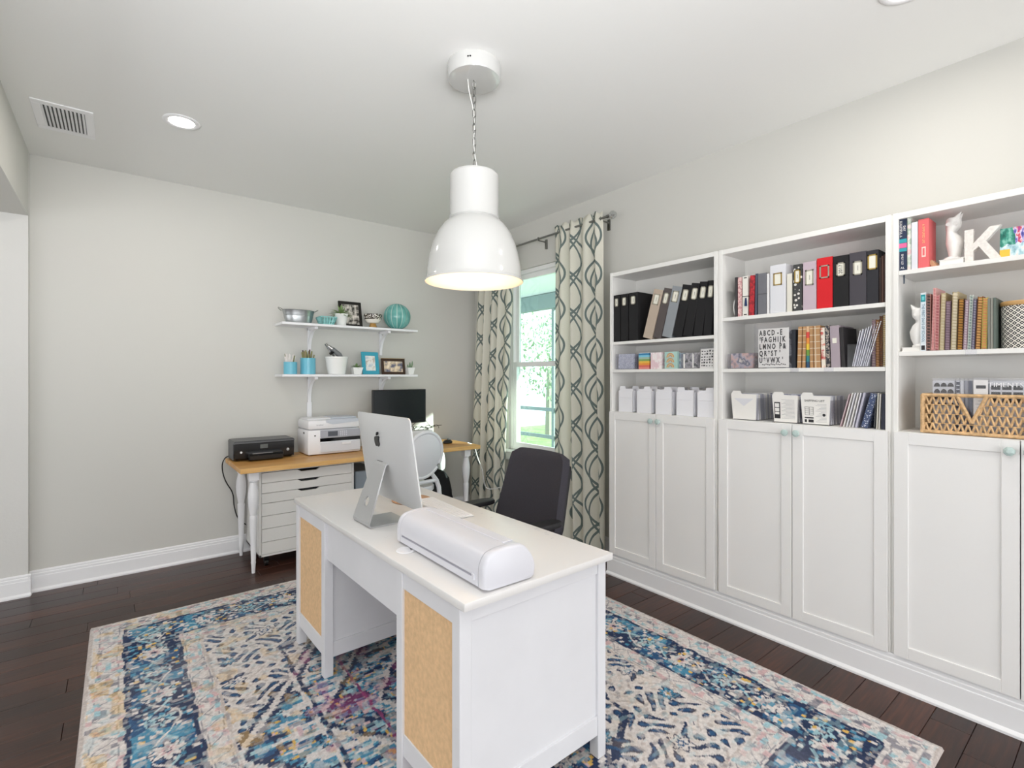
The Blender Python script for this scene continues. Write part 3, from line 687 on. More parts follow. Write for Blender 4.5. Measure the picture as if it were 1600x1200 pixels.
# white printer
wp = thing('printer', 'tall white office printer with grey control panel behind the computer', 'printer', (1.41, 4.31, TZ))
M_pw = mat('printer_white', '#e9e9ec', .35); M_pgr = mat('printer_panel_grey', '#a9abb5', .35)
b = MB().box(-.215, .215, -.155, .14, .005, .205, bev=.012, seg=2); b.build('body', M_pw, wp)
MB().box(-.214, .214, -.156, .14, .208, .285, bev=.018, seg=2).build('scanner_lid', M_pw, wp)
MB().prism([(-.07, .287), (.20, .287), (.20, .262), (-.02, .245), (-.07, .262)], -.160, -.150, 'y').box(-.02, .20, -.12, .10, .284, .300, bev=.008).build('feeder', mat('printer_tray_grey', '#c4cad4', .3), wp)
MB().box(-.205, .14, -.1, .11, .283, .296, bev=.006).build('feeder_cover', M_pw, wp)
MB().box(-.118, .212, -.166, -.15, .140, .200, bev=.003).build('control_panel', M_pgr, wp)
MB().box(-.06, .02, -.1675, -.165, .150, .190, bev=.001).build('touch_screen', mat('dark_screen', '#5a5e66', .15), wp)
b = MB()
for i in range(4):
    for j in range(3): b.box(.040+i*.016, .048+i*.016, -.1675, -.166, .150+j*.015, .157+j*.015)
b.build('keypad', mat('key_light', '#dadce4', .4), wp, smooth=False, kind='stuff')
MB().box(-.12, .213, -.158, -.12, .108, .136).build('output_slot', M_blkgl, wp)
MB().box(-.118, .212, -.168, -.12, .02, .10, bev=.004).build('paper_tray', mat('tray_light_grey', '#d5d7de', .35), wp)
MB().box(.05, .13, -.173, -.16, .075, .098, bev=.003).build('tray_handle', M_pw, wp)
MB().cyl((-.16, -.154, .16), (-.16, -.159, .16), .006, seg=12).build('button', M_blk, wp)
MB().box(-.2165, -.213, -.06, -.03, .17, .185).build('side_slot', M_blk, wp)
text('maker_name', 'brother', .018, mat('faint_print', '#a6a8ae', .5), wp, (-.12, -.1563, .245), (PI/2, 0, 0))

# monitor on stand, riser, cables, mouse
mo = thing('monitor', 'black flat monitor standing on the table in front of the back wall', 'monitor', (2.03, 4.30, TZ))
MB().box(-.262, .262, -.075, -.04, .208, .52, bev=.004).build('housing', M_blk, mo)
MB().box(-.254, .254, -.0765, -.0745, .222, .511).build('screen', mat('dark_display', '#1a2023', .18), mo)
MB().box(-.025, .025, -.05, -.02, .0, .30, bev=.004).build('neck', M_blk, mo)
MB().box(-.12, .12, -.09, .09, 0, .012, bev=.004).build('base', M_blk, mo)
rs = thing('document_box', 'white box with tangled black cables below the black monitor', 'box', (2.16, 4.11, TZ))
MB().box(-.11, .11, -.05, .05, 0, .14, bev=.006).build('case', M_plw, rs)
MB().box(-.111, .111, -.051, .051, .120, .150, bev=.004).build('lid', M_plw, rs)
cb = thing('cable_tangle', 'tangled thin black cables on the white box beneath the monitor', 'cables', (2.16, 4.11, TZ+.151))
rr = random.Random(5)
for k in range(6):
    p = [(-.10+.04*k, rr.uniform(-.03, .03), .004)]
    for j in range(5): p.append((p[-1][0]+rr.uniform(-.03, .06), rr.uniform(-.04, .04), rr.uniform(.004, .045)))
    MB().tube(chaikin(p), .0026, 5).build('cable', M_blk, cb)
MB().tube(chaikin([(-.12, -.03, .02), (-.02, -.03, .10), (.03, -.02, .115), (.09, -.03, .04), (.12, -.03, .01)]), .0022, 5).build('cable', M_blk, cb)
ms = thing('computer_mouse', 'black computer mouse on the sunlit right end of the table', 'mouse', (2.478, 4.14, TZ))
MB().sph((0, 0, .012), 1, 20, sc=(.05, .034, .024)).build('shell', M_blk, ms)
MB().cyl((.02, .0, .034), (.035, .0, .034), .004, seg=8).build('wheel', M_pg, ms)
o = MB().box(-.012, .012, -.006, .006, 0, .045, bev=.003).build('usb_stick', M_pg, loc=(2.51, 4.21, TZ), rot=(.5, 0, .3)); tag(o, 'small dark stick leaning behind the black mouse', 'adapter')

# cords
def cable(name, pts, r, m, label, cat='cord'):
    o = MB().tube(chaikin(pts, 3), r, 8).build(name, m, loc=(0, 0, 0)); tag(o, label, cat); return o
cable('power_cord', [(.70, 4.44, .785), (.655, 4.455, .770), (.635, 4.47, .70), (.66, 4.47, .58), (.72, 4.475, .48), (.72, 4.47, .38), (.75, 4.462, .26), (.83, 4.455, .20), (.90, 4.45, .10), (.95, 4.44, .02)], .0042, M_blk, 'black power cord hanging down from the black printer by the wall')
cable('charging_cord', [(2.60, 3.98, .775), (2.67, 3.97, .752), (2.70, 3.97, .64), (2.76, 3.96, .50), (2.77, 3.96, .40), (2.80, 3.95, .30), (2.87, 3.78, .36), (2.88, 3.60, .35), (2.89, 3.30, .30), (2.90, 3.15, .25)], .004, mat('white_cable', '#ececec', .4), 'thin white cord drooping from the table end across the curtain')

# ------------------------------------------------------------ wall shelves with brackets
shelf_m = None
def wshelf(z, label):
    t = thing('wall_shelf', label, 'shelf', (1.625, 4.49, z), group='white wall shelves over the table')
    MB().box(-.60, .595, -.24, -.001, -.020, 0, bev=.002).build('board', M_white, t)
    for x in (-.325, .325):
        b = MB(); 
        b.box(x-.014, x+.014, -.018, -.001, -.24, -.020, bev=.002)
        b.box(x-.014, x+.014, -.205, -.001, -.042, -.020, bev=.002)
        arc = [(-.012-.175*(1-math.cos(a))**1.0, -.215+.18*math.sin(a)) for a in [i*PI/2/10 for i in range(11)]]
        L = [(p[0]-.009, p[1]-.006) for p in arc]; Rr = [(p[0]+.008, p[1]+.008) for p in arc][::-1]
        b.prism(L+Rr, x-.011, x+.011, 'x')
        b.build('bracket', M_white, t)
    return t
up = wshelf(1.839, 'upper white wall shelf, holding the ribbed teal ball'); lw = wshelf(1.419, 'lower white wall shelf, holding the blue pencil cups')
o = MB().box(-.020, .020, -.016, 0, -.30, 0, bev=.002).build('wall_rail', M_white, loc=(1.30, 4.488, 1.18)); tag(o, 'narrow white rail fixed to the wall under the lower shelf', 'rail')
ZU, ZL = 1.8395, 1.4195
# galvanised tub
tt = thing('metal_tub', 'oval galvanised metal tub with wire handles on the upper shelf', 'tub', (1.175, 4.345, ZU))
M_galv = mat('galvanised_steel', '#b4b8ba', .28, .9, var=.12, vscale=14)
P0 = [(.098, 0), (.100, .003), (.112, .045), (.116, .060), (.113, .063), (.118, .075), (.126, .102), (.129, .106), (.126, .109), (.123, .104), (.110, .05), (.097, .005)]
MB().lathe(P0, seg=48, sy=.58, caps=False).lathe([(0, .002), (.098, .002)], seg=48, sy=.58, caps=False).build('bowl', M_galv, tt)
for s in (-1, 1): MB().tube(chaikin([(s*.125, -.03, .10), (s*.150, -.026, .118), (s*.158, 0, .122), (s*.150, .026, .118), (s*.125, .03, .10)]), .0024, 6).build('handle', M_nickel, tt)
b = thing('berry_basket', 'small square teal ceramic berry basket on the upper shelf', 'basket', (1.394, 4.32, ZU))
M_teal = mat('teal_glaze', '#8cc6c5', .18, var=.06, vscale=20)
bb = MB(); t0, t1 = .046, .064
for s in (-1, 1):
    for ax_ in (0, 1):
        for k in range(6):
            f = -1+2*k/5
            p0 = (f*t0, s*t0, .004); p1 = (f*t1, s*t1, .060)
            if ax_: p0 = (p0[1], p0[0], p0[2]); p1 = (p1[1], p1[0], p1[2])
            bb.cyl(p0, p1, .0055, .0065, 8)
bb.build('slats', M_teal, b, kind='stuff')
for z, t_, h_ in ((0, t0, .008), (.024, .053, .010), (.058, t1, .009)):
    q = MB().box(-t_-.004, t_+.004, -t_-.004, -t_+.004, z, z+h_, bev=.001).box(-t_-.004, t_+.004, t_-.004, t_+.004, z, z+h_, bev=.001).box(-t_-.004, -t_+.004, -t_, t_, z, z+h_, bev=.001).box(t_-.004, t_+.004, -t_, t_, z, z+h_, bev=.001)
    q.build('band', M_teal, b, kind='stuff')
MB().box(-t0, t0, -t0, t0, .001, .005).build('base', M_teal, b)
M_soil = mat('soil', '#4a3a2c', .95); M_suc = mat('succulent_green', '#7f9a62', .55, var=.25, vscale=30); M_suc2 = mat('aloe_green', '#6f8f55', .5, var=.2, vscale=30)
M_whc = mat('white_ceramic', '#eeeeec', .22)
def pot(t, r0, r1, h, sq=False):
    if sq:
        MB().loft([[(-a, -a, z), (a, -a, z), (a, a, z), (-a, a, z)] for a, z in ((r0, 0), (r1, h), (r1-.004, h), (r0-.003, .01))]).build('pot', M_whc, t, smooth=False)
        MB().box(-r1+.006, r1-.006, -r1+.006, r1-.006, h-.012, h-.006).build('soil', M_soil, t)
    else:
        MB().lathe([(r0*.9, 0), (r0, .003), (r1*.97, h-.012), (r1, h-.01), (r1, h), (r1-.004, h), (r1-.006, h-.02), (r0-.004, .01)], seg=28, caps=False).build('pot', M_whc, t)
        MB().lathe([(0, h-.010), (r1-.005, h-.010)], seg=28, caps=False).build('soil', M_soil, t)
def leaves(t, n, base, length, wid, seed, m, up0=.2, up1=1.3, name='leaf', cup=0.0):
    rs = random.Random(seed)
    for i in range(n):
        a = i*2.39996+rs.uniform(-.2, .2); el = up0+(up1-up0)*(i/n); L = length*(1.05-.35*i/n)*rs.uniform(.85, 1.1)
        rings = []
        for k in range(6):
            f = k/5; rad = L*f; e = el+.35*f*(-1 if el < 1 else .2)
            c = Vector((math.cos(a)*math.cos(e)*rad, math.sin(a)*math.cos(e)*rad, math.sin(e)*rad))
            w = wid*(math.sin(PI*min(.97, .18+f*.80)))**.8+.0006; sd = Vector((-math.sin(a), math.cos(a), 0)); nn = Vector((-math.cos(a)*math.sin(e), -math.sin(a)*math.sin(e), math.cos(e)))
            rings.append([tuple(c+sd*w), tuple(c+nn*w*.30), tuple(c-sd*w), tuple(c-nn*w*.35)])
        MB().loft(rings).build(name, m, t, loc=(0, 0, base))
p1 = thing('potted_succulent', 'spiky green succulent in a white pot on the upper shelf', 'plant', (1.527, 4.34, ZU)); pot(p1, .040, .057, .105); leaves(p1, 34, .098, .105, .0085, 3, M_suc, .05, 1.45)
# photo frame upper
fr1 = thing('picture_frame', 'black framed black and white photo leaning behind the white pot', 'picture frame', (1.63, 4.375, ZU), (math.radians(-12), 0, 0))
def pframe(t, w, h, bw, d, mf, mp, mm=None, mb=.0):
    for x0, x1, z0, z1 in ((-w/2, w/2, 0, bw), (-w/2, w/2, h-bw, h), (-w/2, -w/2+bw, bw, h-bw), (w/2-bw, w/2, bw, h-bw)):
        MB().box(x0, x1, -d/2, d/2, z0, z1, bev=.0015).build('frame_side', mf, t)
    MB().box(-w/2+bw*.6, w/2-bw*.6, 0, d*.4, bw*.6, h-bw*.6).build('mount', mm or M_paper, t)
    MB().box(-w/2+bw+mb, w/2-bw-mb, -.002, 0.001, bw+mb, h-bw-mb).build('photo', mp, t)
    MB().prism([(d*.4, .02), (d*.4, h*.75), (h*.30, .0), (h*.28, 0)], -.012, .012, 'x').build('easel_back', M_blk, t)
def photo_mat(name, cols, sc):
    m, nt, b = nmat(name); n = NB(nt); v, x, y, z = n.coord()
    nt.links.new(n.ramp(n.noise(v, sc, 5), list(zip([.28, .42, .52, .62, .75][:len(cols)], cols))), b.inputs['Base Color']); b.inputs['Roughness'].default_value = .15; return m
pframe(fr1, .205, .235, .026, .016, mat('black_wood_frame', '#15130f', .35), photo_mat('bw_photo', ['#171615', '#5a5752', '#b5b0a8', '#e6e0d8'], 26))
bw_ = thing('footed_bowl', 'patterned white bowl on a small wooden foot, upper shelf', 'bowl', (1.812, 4.33, ZU))
def dotted():
    m, nt, b = nmat('patterned_bowl'); n = NB(nt); v, x, y, z = n.coord(); vo = nt.nodes.new('ShaderNodeTexVoronoi'); vo.inputs['Scale'].default_value = 75; nt.links.new(v, vo.inputs[0])
    band = n.m('GREATER_THAN', z, .075); f = n.m('MULTIPLY', n.m('GREATER_THAN', vo.outputs['Distance'], .40), band)
    nt.links.new(n.mix(f, lin('#eae6dd'), lin('#4b443c')), b.inputs['Base Color']); b.inputs['Roughness'].default_value = .25; return m
MB().lathe([(.02, .038), (.05, .046), (.070, .070), (.079, .105), (.080, .122), (.077, .122), (.067, .075), (.045, .052), (0, .046)], seg=40, caps=False).build('bowl', dotted(), bw_)
MB().lathe([(.036, 0), (.034, .012), (.026, .034), (.028, .040)], seg=24).build('foot', mat('gold_wood', '#a98243', .4), bw_)
vs_ = thing('ribbed_ball', 'large round ribbed teal ceramic ball vase on the upper shelf', 'vase', (2.058, 4.355, ZU))
b = MB(); rings = []
for j in range(25):
    ph = -PI/2+PI*(.04+.92*j/24); zz = .122+math.sin(ph)*.122; rr0 = math.cos(ph)
    rings.append([(math.cos(a)*rr0*(.124+.006*abs(math.cos(a*7))**.4*1.0-.003), math.sin(a)*rr0*(.124+.006*abs(math.cos(a*7))**.4-.003)*.92, zz) for a in [2*PI*i/112 for i in range(112)]])
b.loft(rings)
m, nt, bs = nmat('crackled_teal_glaze'); n = NB(nt); v, x, y, z = n.coord()
ang = n.m('ARCTAN2', y, x); rib = n.m('ABSOLUTE', n.m('COSINE', n.m('MULTIPLY', ang, 7)))
nt.links.new(n.mix(n.m('GREATER_THAN', n.m('ADD', rib, n.m('MULTIPLY', n.noise(v, 25), .12)), .33), lin('#b4d2ca'), n.ramp(n.noise(v, 12, 4), [(.3, '#4f9490'), (.6, '#6fb0aa'), (.8, '#93c6bf')])), bs.inputs['Base Color']); bs.inputs['Roughness'].default_value = .12
b.build('ball', m, vs_, ang=80)
# lower shelf
M_cup = mat('sky_blue_enamel', '#69b6cc', .3)
def cup(x, y, r, h, label, seed, cols):
    t = thing('pencil_cup', label, 'cup', (x, y, ZL)); MB().lathe([(r, 0), (r, h), (r-.003, h), (r-.003, .004), (0, .004)], seg=32, caps=False).build('cup', M_cup, t)
    rs = random.Random(seed); k = thing('pencil_bundle', cols[0], 'pencils', (x, y, ZL+.005))
    for i in range(20):
        a = rs.random()*2*PI; q = r*.6*rs.random(); L = h+rs.uniform(.02, .065); dx, dy = math.cos(a)*r*.25, math.sin(a)*r*.25
        MB().cyl((math.cos(a)*q-dx, math.sin(a)*q-dy, 0), (math.cos(a)*q+dx, math.sin(a)*q+dy, L), .0055, seg=7).build('pencil', mat('pencil_'+rs.choice(['a', 'b', 'c', 'd', 'e'])+cols[1], rs.choice(cols[2]), .5), k)
cup(1.106, 4.325, .051, .100, 'blue cup of brushes, leftmost on the lower shelf', 1, ('white and olive brushes and markers in the leftmost blue cup', 'l', ['#e4dedb', '#77784f', '#d8c6c8', '#8a7c8e', '#ece9e4']))
cup(1.250, 4.345, .060, .136, 'taller blue cup of pencils, second on the lower shelf', 2, ('dark red and brown pencils in the taller blue cup', 'r', ['#5a2029', '#33241f', '#8c8a5c', '#b38b7d', '#41161e']))
o = thing('utensil_pot', 'large plain white tapered pot on the lower shelf', 'pot', (1.488, 4.34, ZL))
MB().lathe([(.068, 0), (.072, .004), (.094, .138), (.097, .140), (.097, .152), (.092, .152), (.090, .14), (.068, .01)], seg=40, caps=False).build('pot', M_whc, o); MB().lathe([(0, .006), (.069, .006)], seg=40, caps=False).build('base', M_whc, o)
gl = thing('glue_gun', 'grey and silver hand tool lying in the large white pot', 'tool', (1.488, 4.34, ZL+.10))
MB().tube([(.06, 0, .0), (.02, 0, .07), (-.04, 0, .12)], [.020, .024, .020], 12).build('barrel', mat('tool_grey', '#6f7173', .35), gl)
MB().cyl((-.04, 0, .12), (-.075, 0, .145), .017, .010, 12).build('nozzle', M_chrome, gl)
MB().tube([(-.015, 0, .10), (-.06, -.01, .075)], .012, 10).build('handle', M_blk, gl)
MB().tube([(.0, .02, .03), (-.05, .03, .11), (-.085, .03, .165)], [.010, .009, .012], 10).build('lever', M_chrome, gl)
sp1 = thing('potted_succulent', 'little green succulent in a square white pot beside the blue frame', 'plant', (1.659, 4.33, ZL)); pot(sp1, .030, .045, .062, True); leaves(sp1, 20, .058, .055, .007, 8, M_suc2, .1, 1.35)
fr2 = thing('picture_frame', 'bright blue photo frame standing on the lower shelf', 'picture frame', (1.795, 4.33, ZL), (math.radians(-9), 0, math.radians(6)))
pframe(fr2, .165, .205, .034, .014, mat('blue_frame', '#3aa0b8', .35), photo_mat('pale_photo', ['#9db6c6', '#d5d9dc', '#f1efea', '#c3b8ac'], 18))
fr3 = thing('picture_frame', 'dark brown and gold landscape photo frame on the lower shelf', 'picture frame', (2.020, 4.345, ZL), (math.radians(-8), 0, 0))
pframe(fr3, .235, .148, .024, .014, mat('brown_frame', '#3b2617', .3), photo_mat('warm_photo', ['#3b3f52', '#7a7a88', '#d7c3a6', '#f2e5cf'], 18))
MB().box(-.12, .12, -.0095, -.006, .148, .151).build('gold_edge', mat('gold', '#c29a4e', .3, .8), fr3)
sp2 = thing('potted_cactus', 'slim grey-green cactus in a white pot at the right end', 'plant', (2.178, 4.33, ZL)); pot(sp2, .024, .036, .066, True)
for (dx, hh, rr_, ti) in ((0, .06, .009, 0), (-.014, .04, .007, -.35), (.013, .072, .007, .25)):
    MB().tube([(dx, 0, 0), (dx+ti*hh*.6, 0, hh*.6), (dx+ti*hh*.7, 0, hh)], [rr_, rr_*1.05, rr_*.5], 8).build('stem', mat('cactus_green', '#6f8a6a', .6), sp2, loc=(0, 0, .055))

# ------------------------------------------------------------ chairs
ch = thing('office_chair', 'dark charcoal fabric office chair behind the white desk', 'chair', (1.72, 2.235, .012))
M_fab = mat('charcoal_fabric', '#39373f', .9, var=.08, vscale=150, bump=.35, bscale=600); M_ch = mat('chair_black', '#1b1b1e', .5)
def slab(w0, w1, z0, z1, x0, x1, th, curve, r=.05, NZ=16, NY=16):
    rings = []
    for j in range(NZ+1):
        f = j/NZ; z = z0+(z1-z0)*f; xx = x0+(x1-x0)*f; hw = (w0+(w1-w0)*f)/2
        e = min(f, 1-f)*(z1-z0)
        if e < r: hw -= r-math.sqrt(max(0, r*r-(r-e)**2))
        hw = max(hw, .02); tt_ = th*(.35+.65*min(1, e/.02))
        front = [(xx-tt_/2+curve*(y_*y_), y_*hw, z) for y_ in [-1+2*i/NY for i in range(NY+1)]]
        back = [(xx+tt_/2+curve*(y_*y_), y_*hw, z) for y_ in [1-2*i/NY for i in range(NY+1)]]
        rings.append(front+back)
    return rings
MB().loft(slab(.54, .46, .50, .948, .165, .285, .055, -.03)).build('backrest', M_fab, ch, ang=60)
MB().loft(slab(.50, .43, .49, .90, .200, .315, .03, -.02)).build('back_shell', M_ch, ch, ang=60)
b = MB().box(-.26, .20, -.25, .25, .40, .475, bev=.03, seg=3); b.build('seat', M_fab, ch)
for s in (-1, 1):
    b = MB(); pts = chaikin([(-.145, -.03), (-.13, -.045), (.10, -.045), (.13, -.02), (.13, .02), (.10, .045), (-.13, .045), (-.145, .03)], 2)
    b.loft([[(p[0]*k, p[1]*k+s*.300, z) for p in pts] for z, k in ((.600, .93), (.606, 1), (.618, 1), (.626, .95), (.628, .8))]); b.build('armrest', M_ch, ch, ang=30)
    MB().tube([(.01, s*.300, .60), (.01, s*.295, .50), (0, s*.26, .40), (0, s*.15, .385)], [.018, .018, .016, .016], 10).build('arm_post', M_ch, ch)
MB().tube([(.20, 0, .60), (.24, 0, .48), (.16, 0, .39), (.02, 0, .385)], .022, 10).build('back_bar', M_ch, ch)
MB().cyl((0, 0, .07), (0, 0, .40), .025, seg=16).cyl((0, 0, .06), (0, 0, .22), .036, seg=16).build('gas_lift', M_ch, ch)
for k in range(5):
    a = 2*PI*k/5+.3; c_, s_ = math.cos(a), math.sin(a)
    MB().tube([(0, 0, .10), (c_*.15, s_*.15, .095), (c_*.29, s_*.29, .07)], [.026, .020, .016], 8).build('base_leg', M_ch, ch)
    MB().cyl((c_*.29-s_*.02, s_*.29+c_*.02, .028), (c_*.29+s_*.02, s_*.29-c_*.02, .028), .027, seg=14).cyl((c_*.29, s_*.29, .03), (c_*.29, s_*.29, .07), .009, seg=8).build('castor', M_ch, ch)

wc = thing('dining_chair', 'white oval-backed chair pushed up to the butcher block table', 'chair', (1.99, 3.95, 0), math.radians(8))
M_wc = mat('white_chair_shell', '#e6e6ea', .3)
lean = math.radians(10); Mx = Matrix.Translation((0, -.20, .74)) @ Matrix.Rotation(lean, 4, 'X')
N_ = 40; el = [(math.cos(2*PI*i/N_)*.190, math.sin(2*PI*i/N_)*.205) for i in range(N_)]
b = MB(); b.loft([[(x_*k, y_, z_*k) for x_, z_ in el] for y_, k in ((-.010, .86), (-.006, .90), (.006, .90), (.010, .86))]); b.build('back_panel', M_wc, wc, loc=Mx.translation, rot=(lean, 0, 0), ang=50)
MB().tube([(x_*.965, 0, z_*.965) for x_, z_ in el], .016, 10, closed=True).build('oval_frame', M_wc, wc, loc=Mx.translation, rot=(lean, 0, 0))
for s in (-1, 1):
    MB().tube([(s*.10, -.165, .575), (s*.165, -.155, .50), (s*.185, -.16, .44), (s*.195, -.22, 0)], [.018, .02, .02, .014], 8).build('leg', M_wc, wc)
    MB().tube([(s*.20, .22, .45), (s*.20, .24, 0)], [.022, .014], 8).build('leg', M_wc, wc)
pts = chaikin([(-.19, -.18), (.19, -.18), (.235, .22), (.15, .26), (-.15, .26), (-.235, .22), (-.19, -.18)], 2)
MB().loft([[(p[0]*k, p[1]*k, z) for p in pts] for z, k in ((.415, .97), (.42, 1), (.455, 1), (.462, .97), (.464, .9))]).build('seat', M_wc, wc, ang=30)
MB().tube([(-.16, -.16, .505), (.16, -.16, .505)], .017, 8).build('back_rail', M_wc, wc)
bk = thing('backpack', 'black backpack standing on the floor beside the white chair', 'backpack', (2.40, 4.23, 0), math.radians(15))
M_bp = mat('black_nylon', '#121319', .7, bump=.5, bscale=60)
R_ = []
for z, w_, d_ in ((0, .13, .07), (.02, .155, .095), (.15, .165, .11), (.30, .16, .105), (.42, .135, .085), (.48, .09, .06), (.505, .04, .03)):
    R_.append([(math.copysign(abs(math.cos(a))**.6, math.cos(a))*w_, math.copysign(abs(math.sin(a))**.6, math.sin(a))*d_, z) for a in [2*PI*i/28 for i in range(28)]])
MB().loft(R_).build('bag', M_bp, bk, ang=60)
MB().box(-.11, .11, -.135, -.09, .05, .27, bev=.03, seg=3).build('front_pocket', M_bp, bk)
MB().tube(chaikin([(-.03, 0, .50), (-.025, 0, .545), (.025, 0, .545), (.03, 0, .50)]), .007, 8).build('handle', M_bp, bk)
# ------------------------------------------------------------ bookcases
BX, BZ0, DECK, BTOP = 2.752, .150, 1.155, 2.135
def bookcase(y0, y1, shelves, gap, label):
    t = thing('bookcase', label, 'bookcase', (BX, (y0+y1)/2, BZ0), group='white built-in bookcases with cupboards below')
    c = (y0+y1)/2; D = XR-BX-.004; T = .020
    def P(b, name, m=M_case, par=t, **k): return b.build(name, m, par, **k)
    P(MB().box(0, D, y1-T-c, y1-c, 0, BTOP-BZ0, bev=.0012), 'side_panel'); P(MB().box(0, D, y0-c, y0+T-c, 0, BTOP-BZ0, bev=.0012), 'side_panel')
    P(MB().box(0.001, D, y0+T-c, y1-T-c, BTOP-BZ0-.028, BTOP-BZ0-.001, bev=.001), 'top_panel')
    P(MB().box(D-.006, D, y0+T-c, y1-T-c, 0, BTOP-BZ0-.028), 'back_panel')
    P(MB().box(.002, D-.006, y0+T-c, y1-T-c, DECK-BZ0-.022, DECK-BZ0), 'deck')
    for z in shelves: P(MB().box(.004, D-.006, y0+T-c+.001, y1-T-c-.001, z-BZ0-.020, z-BZ0, bev=.001), 'shelf')
    dz0, dz1 = .003, DECK-BZ0-.002
    for k, (a, b_) in enumerate(((gap+.0018, y1-.008), (y0+.008, gap-.0018))):
        fw = .052; m_ = MB()
        for (p0, p1, q0, q1) in ((a, a+fw, dz0, dz1), (b_-fw, b_, dz0, dz1), (a+fw, b_-fw, dz0, dz0+fw), (a+fw, b_-fw, dz1-fw, dz1)):
            m_.box(-.018, 0, p0-c, p1-c, q0, q1, bev=.0012)
        d = P(m_, 'door', M_door)
        P(MB().box(-.0115, -.004, a+fw-.002-c, b_-fw+.002-c, dz0+fw-.002, dz1-fw+.002), 'door_panel', M_door, d)
        ky = (a+.026 if k == 0 else b_-.026)-c; kz = 1.110-BZ0
        kb_ = MB().cyl((-.018, ky, kz), (-.034, ky, kz), .006, seg=10); o_ = [(.010, -.030), (.0165, -.036), (.0185, -.041), (.0165, -.047), (.0075, -.050)]
        kb_.loft([[(x, ky+math.cos(2*PI*i/8+PI/8)*r, kz+math.sin(2*PI*i/8+PI/8)*r) for i in range(8)] for r, x in o_])
        kb_.build('knob', mat('sea_glass_knob', '#b4c8c5', .2, coat=.3), d, smooth=False, label='faceted pale green glass knob')
    return t
bookcase(1.557, 2.367, (1.645, 1.450), 1.968, 'white bookcase nearest the window, black binders on its top shelf')
bookcase(.720, 1.545, (1.740, 1.445), 1.136, 'middle white bookcase, holding the red binder on its top shelf')
bookcase(-.110, .712, (1.875, 1.512), .303, 'rightmost white bookcase, holding the large white letter K')
b = MB(); b.box(BX+.006, BX+.2, 1.546, 1.556, BZ0, BTOP-.004).box(BX+.006, BX+.2, .7125, .7195, BZ0, BTOP-.004)
struct(b.build('trim_4', M_case, smooth=False))

# ------------------------------------------------------------ shelf content builders
FX = 2.768
def sdecor(name, c): return mat('cover_'+name, c, .6)
def pattern(name, cols, sc, kind='noise', rough=.5):
    if name in MATS: return MATS[name]
    m, nt, b = nmat(name); n = NB(nt); v, x, y, z = n.coord()
    if kind == 'noise': f = n.noise(v, sc, 4); st = [.35, .46, .54, .62, .72]
    elif kind == 'voro':
        vo = nt.nodes.new('ShaderNodeTexVoronoi'); vo.inputs['Scale'].default_value = sc; nt.links.new(v, vo.inputs[0]); f = vo.outputs['Distance']; st = [.1, .3, .45, .55, .7]
    elif kind == 'stripez': f = n.m('FRACT', n.m('MULTIPLY', z, sc)); st = [.0, .25, .5, .75, .9]
    elif kind == 'zband': f = n.m('MULTIPLY', z, sc); st = [i/len(cols) for i in range(len(cols))]
    elif kind == 'grid':
        g = n.m('MAXIMUM', n.m('GREATER_THAN', n.m('FRACT', n.m('MULTIPLY', z, sc)), .90), n.m('GREATER_THAN', n.m('FRACT', n.m('ADD', n.m('MULTIPLY', y, sc), .3)), .88)); f = g; st = [0, .5]
    nt.links.new(n.ramp(f, list(zip(st, cols)), 'CONSTANT' if kind != 'noise' else 'LINEAR'), b.inputs['Base Color']); b.inputs['Roughness'].default_value = rough
    MATS[name] = m; return m
def item(name, label, cat, y, z, lean=0, x=FX, group=None):
    return thing(name, label, cat, (x, y, z), (math.radians(lean), 0, 0), group)
M_card = mat('label_card', '#e9e7da', .6); M_goldl = mat('brass_label_holder', '#bfa25c', .3, .9); M_silv = mat('pewter_label_holder', '#b9b4a6', .35, .8); M_ink = mat('print_ink', '#26262a', .6)
def binder(y, w, z, h, m, label, lean=0, holder=M_silv, lz=.78, lw=.6, lh=.075, card=True, mark='', dep=.245, group=None):
    t = item('binder', label, 'binder', y, z, lean, group=group)
    # hard slipcase: spine and two boards with a recessed back, plus paper block
    b = MB(); b.box(0, .003, 0, w, 0, h, bev=.001); b.box(0.002, dep, 0, .003, 0, h); b.box(.002, dep, w-.003, w, 0, h); b.build('cover', m, t, smooth=False)
    MB().box(.005, dep-.006, .0035, w-.0035, .003, h-.005).build('pages', M_paper if w < .05 else m, t, smooth=False)
    cy, cz = w/2, h*lz; lw_ = w*lw
    b = MB(); f = .006
    b.box(-.0025, .0005, cy-lw_/2, cy+lw_/2, cz+lh/2-f, cz+lh/2).box(-.0025, .0005, cy-lw_/2, cy+lw_/2, cz-lh/2, cz-lh/2+f).box(-.0025, .0005, cy-lw_/2, cy-lw_/2+f, cz-lh/2, cz+lh/2).box(-.0025, .0005, cy+lw_/2-f, cy+lw_/2, cz-lh/2, cz+lh/2)
    hd = b.build('label_holder', holder, t, smooth=False)
    if card:
        MB().box(-.0012, .0002, cy-lw_/2+f*.5, cy+lw_/2-f*.5, cz-lh/2+f*.5, cz+lh/2-f*.5).build('label_card', M_card, hd, smooth=False)
        if mark: text('label_print', mark, min(.03, lw_*.62), M_ink, hd, (-.0016, cy, cz), SPINE)
    return t
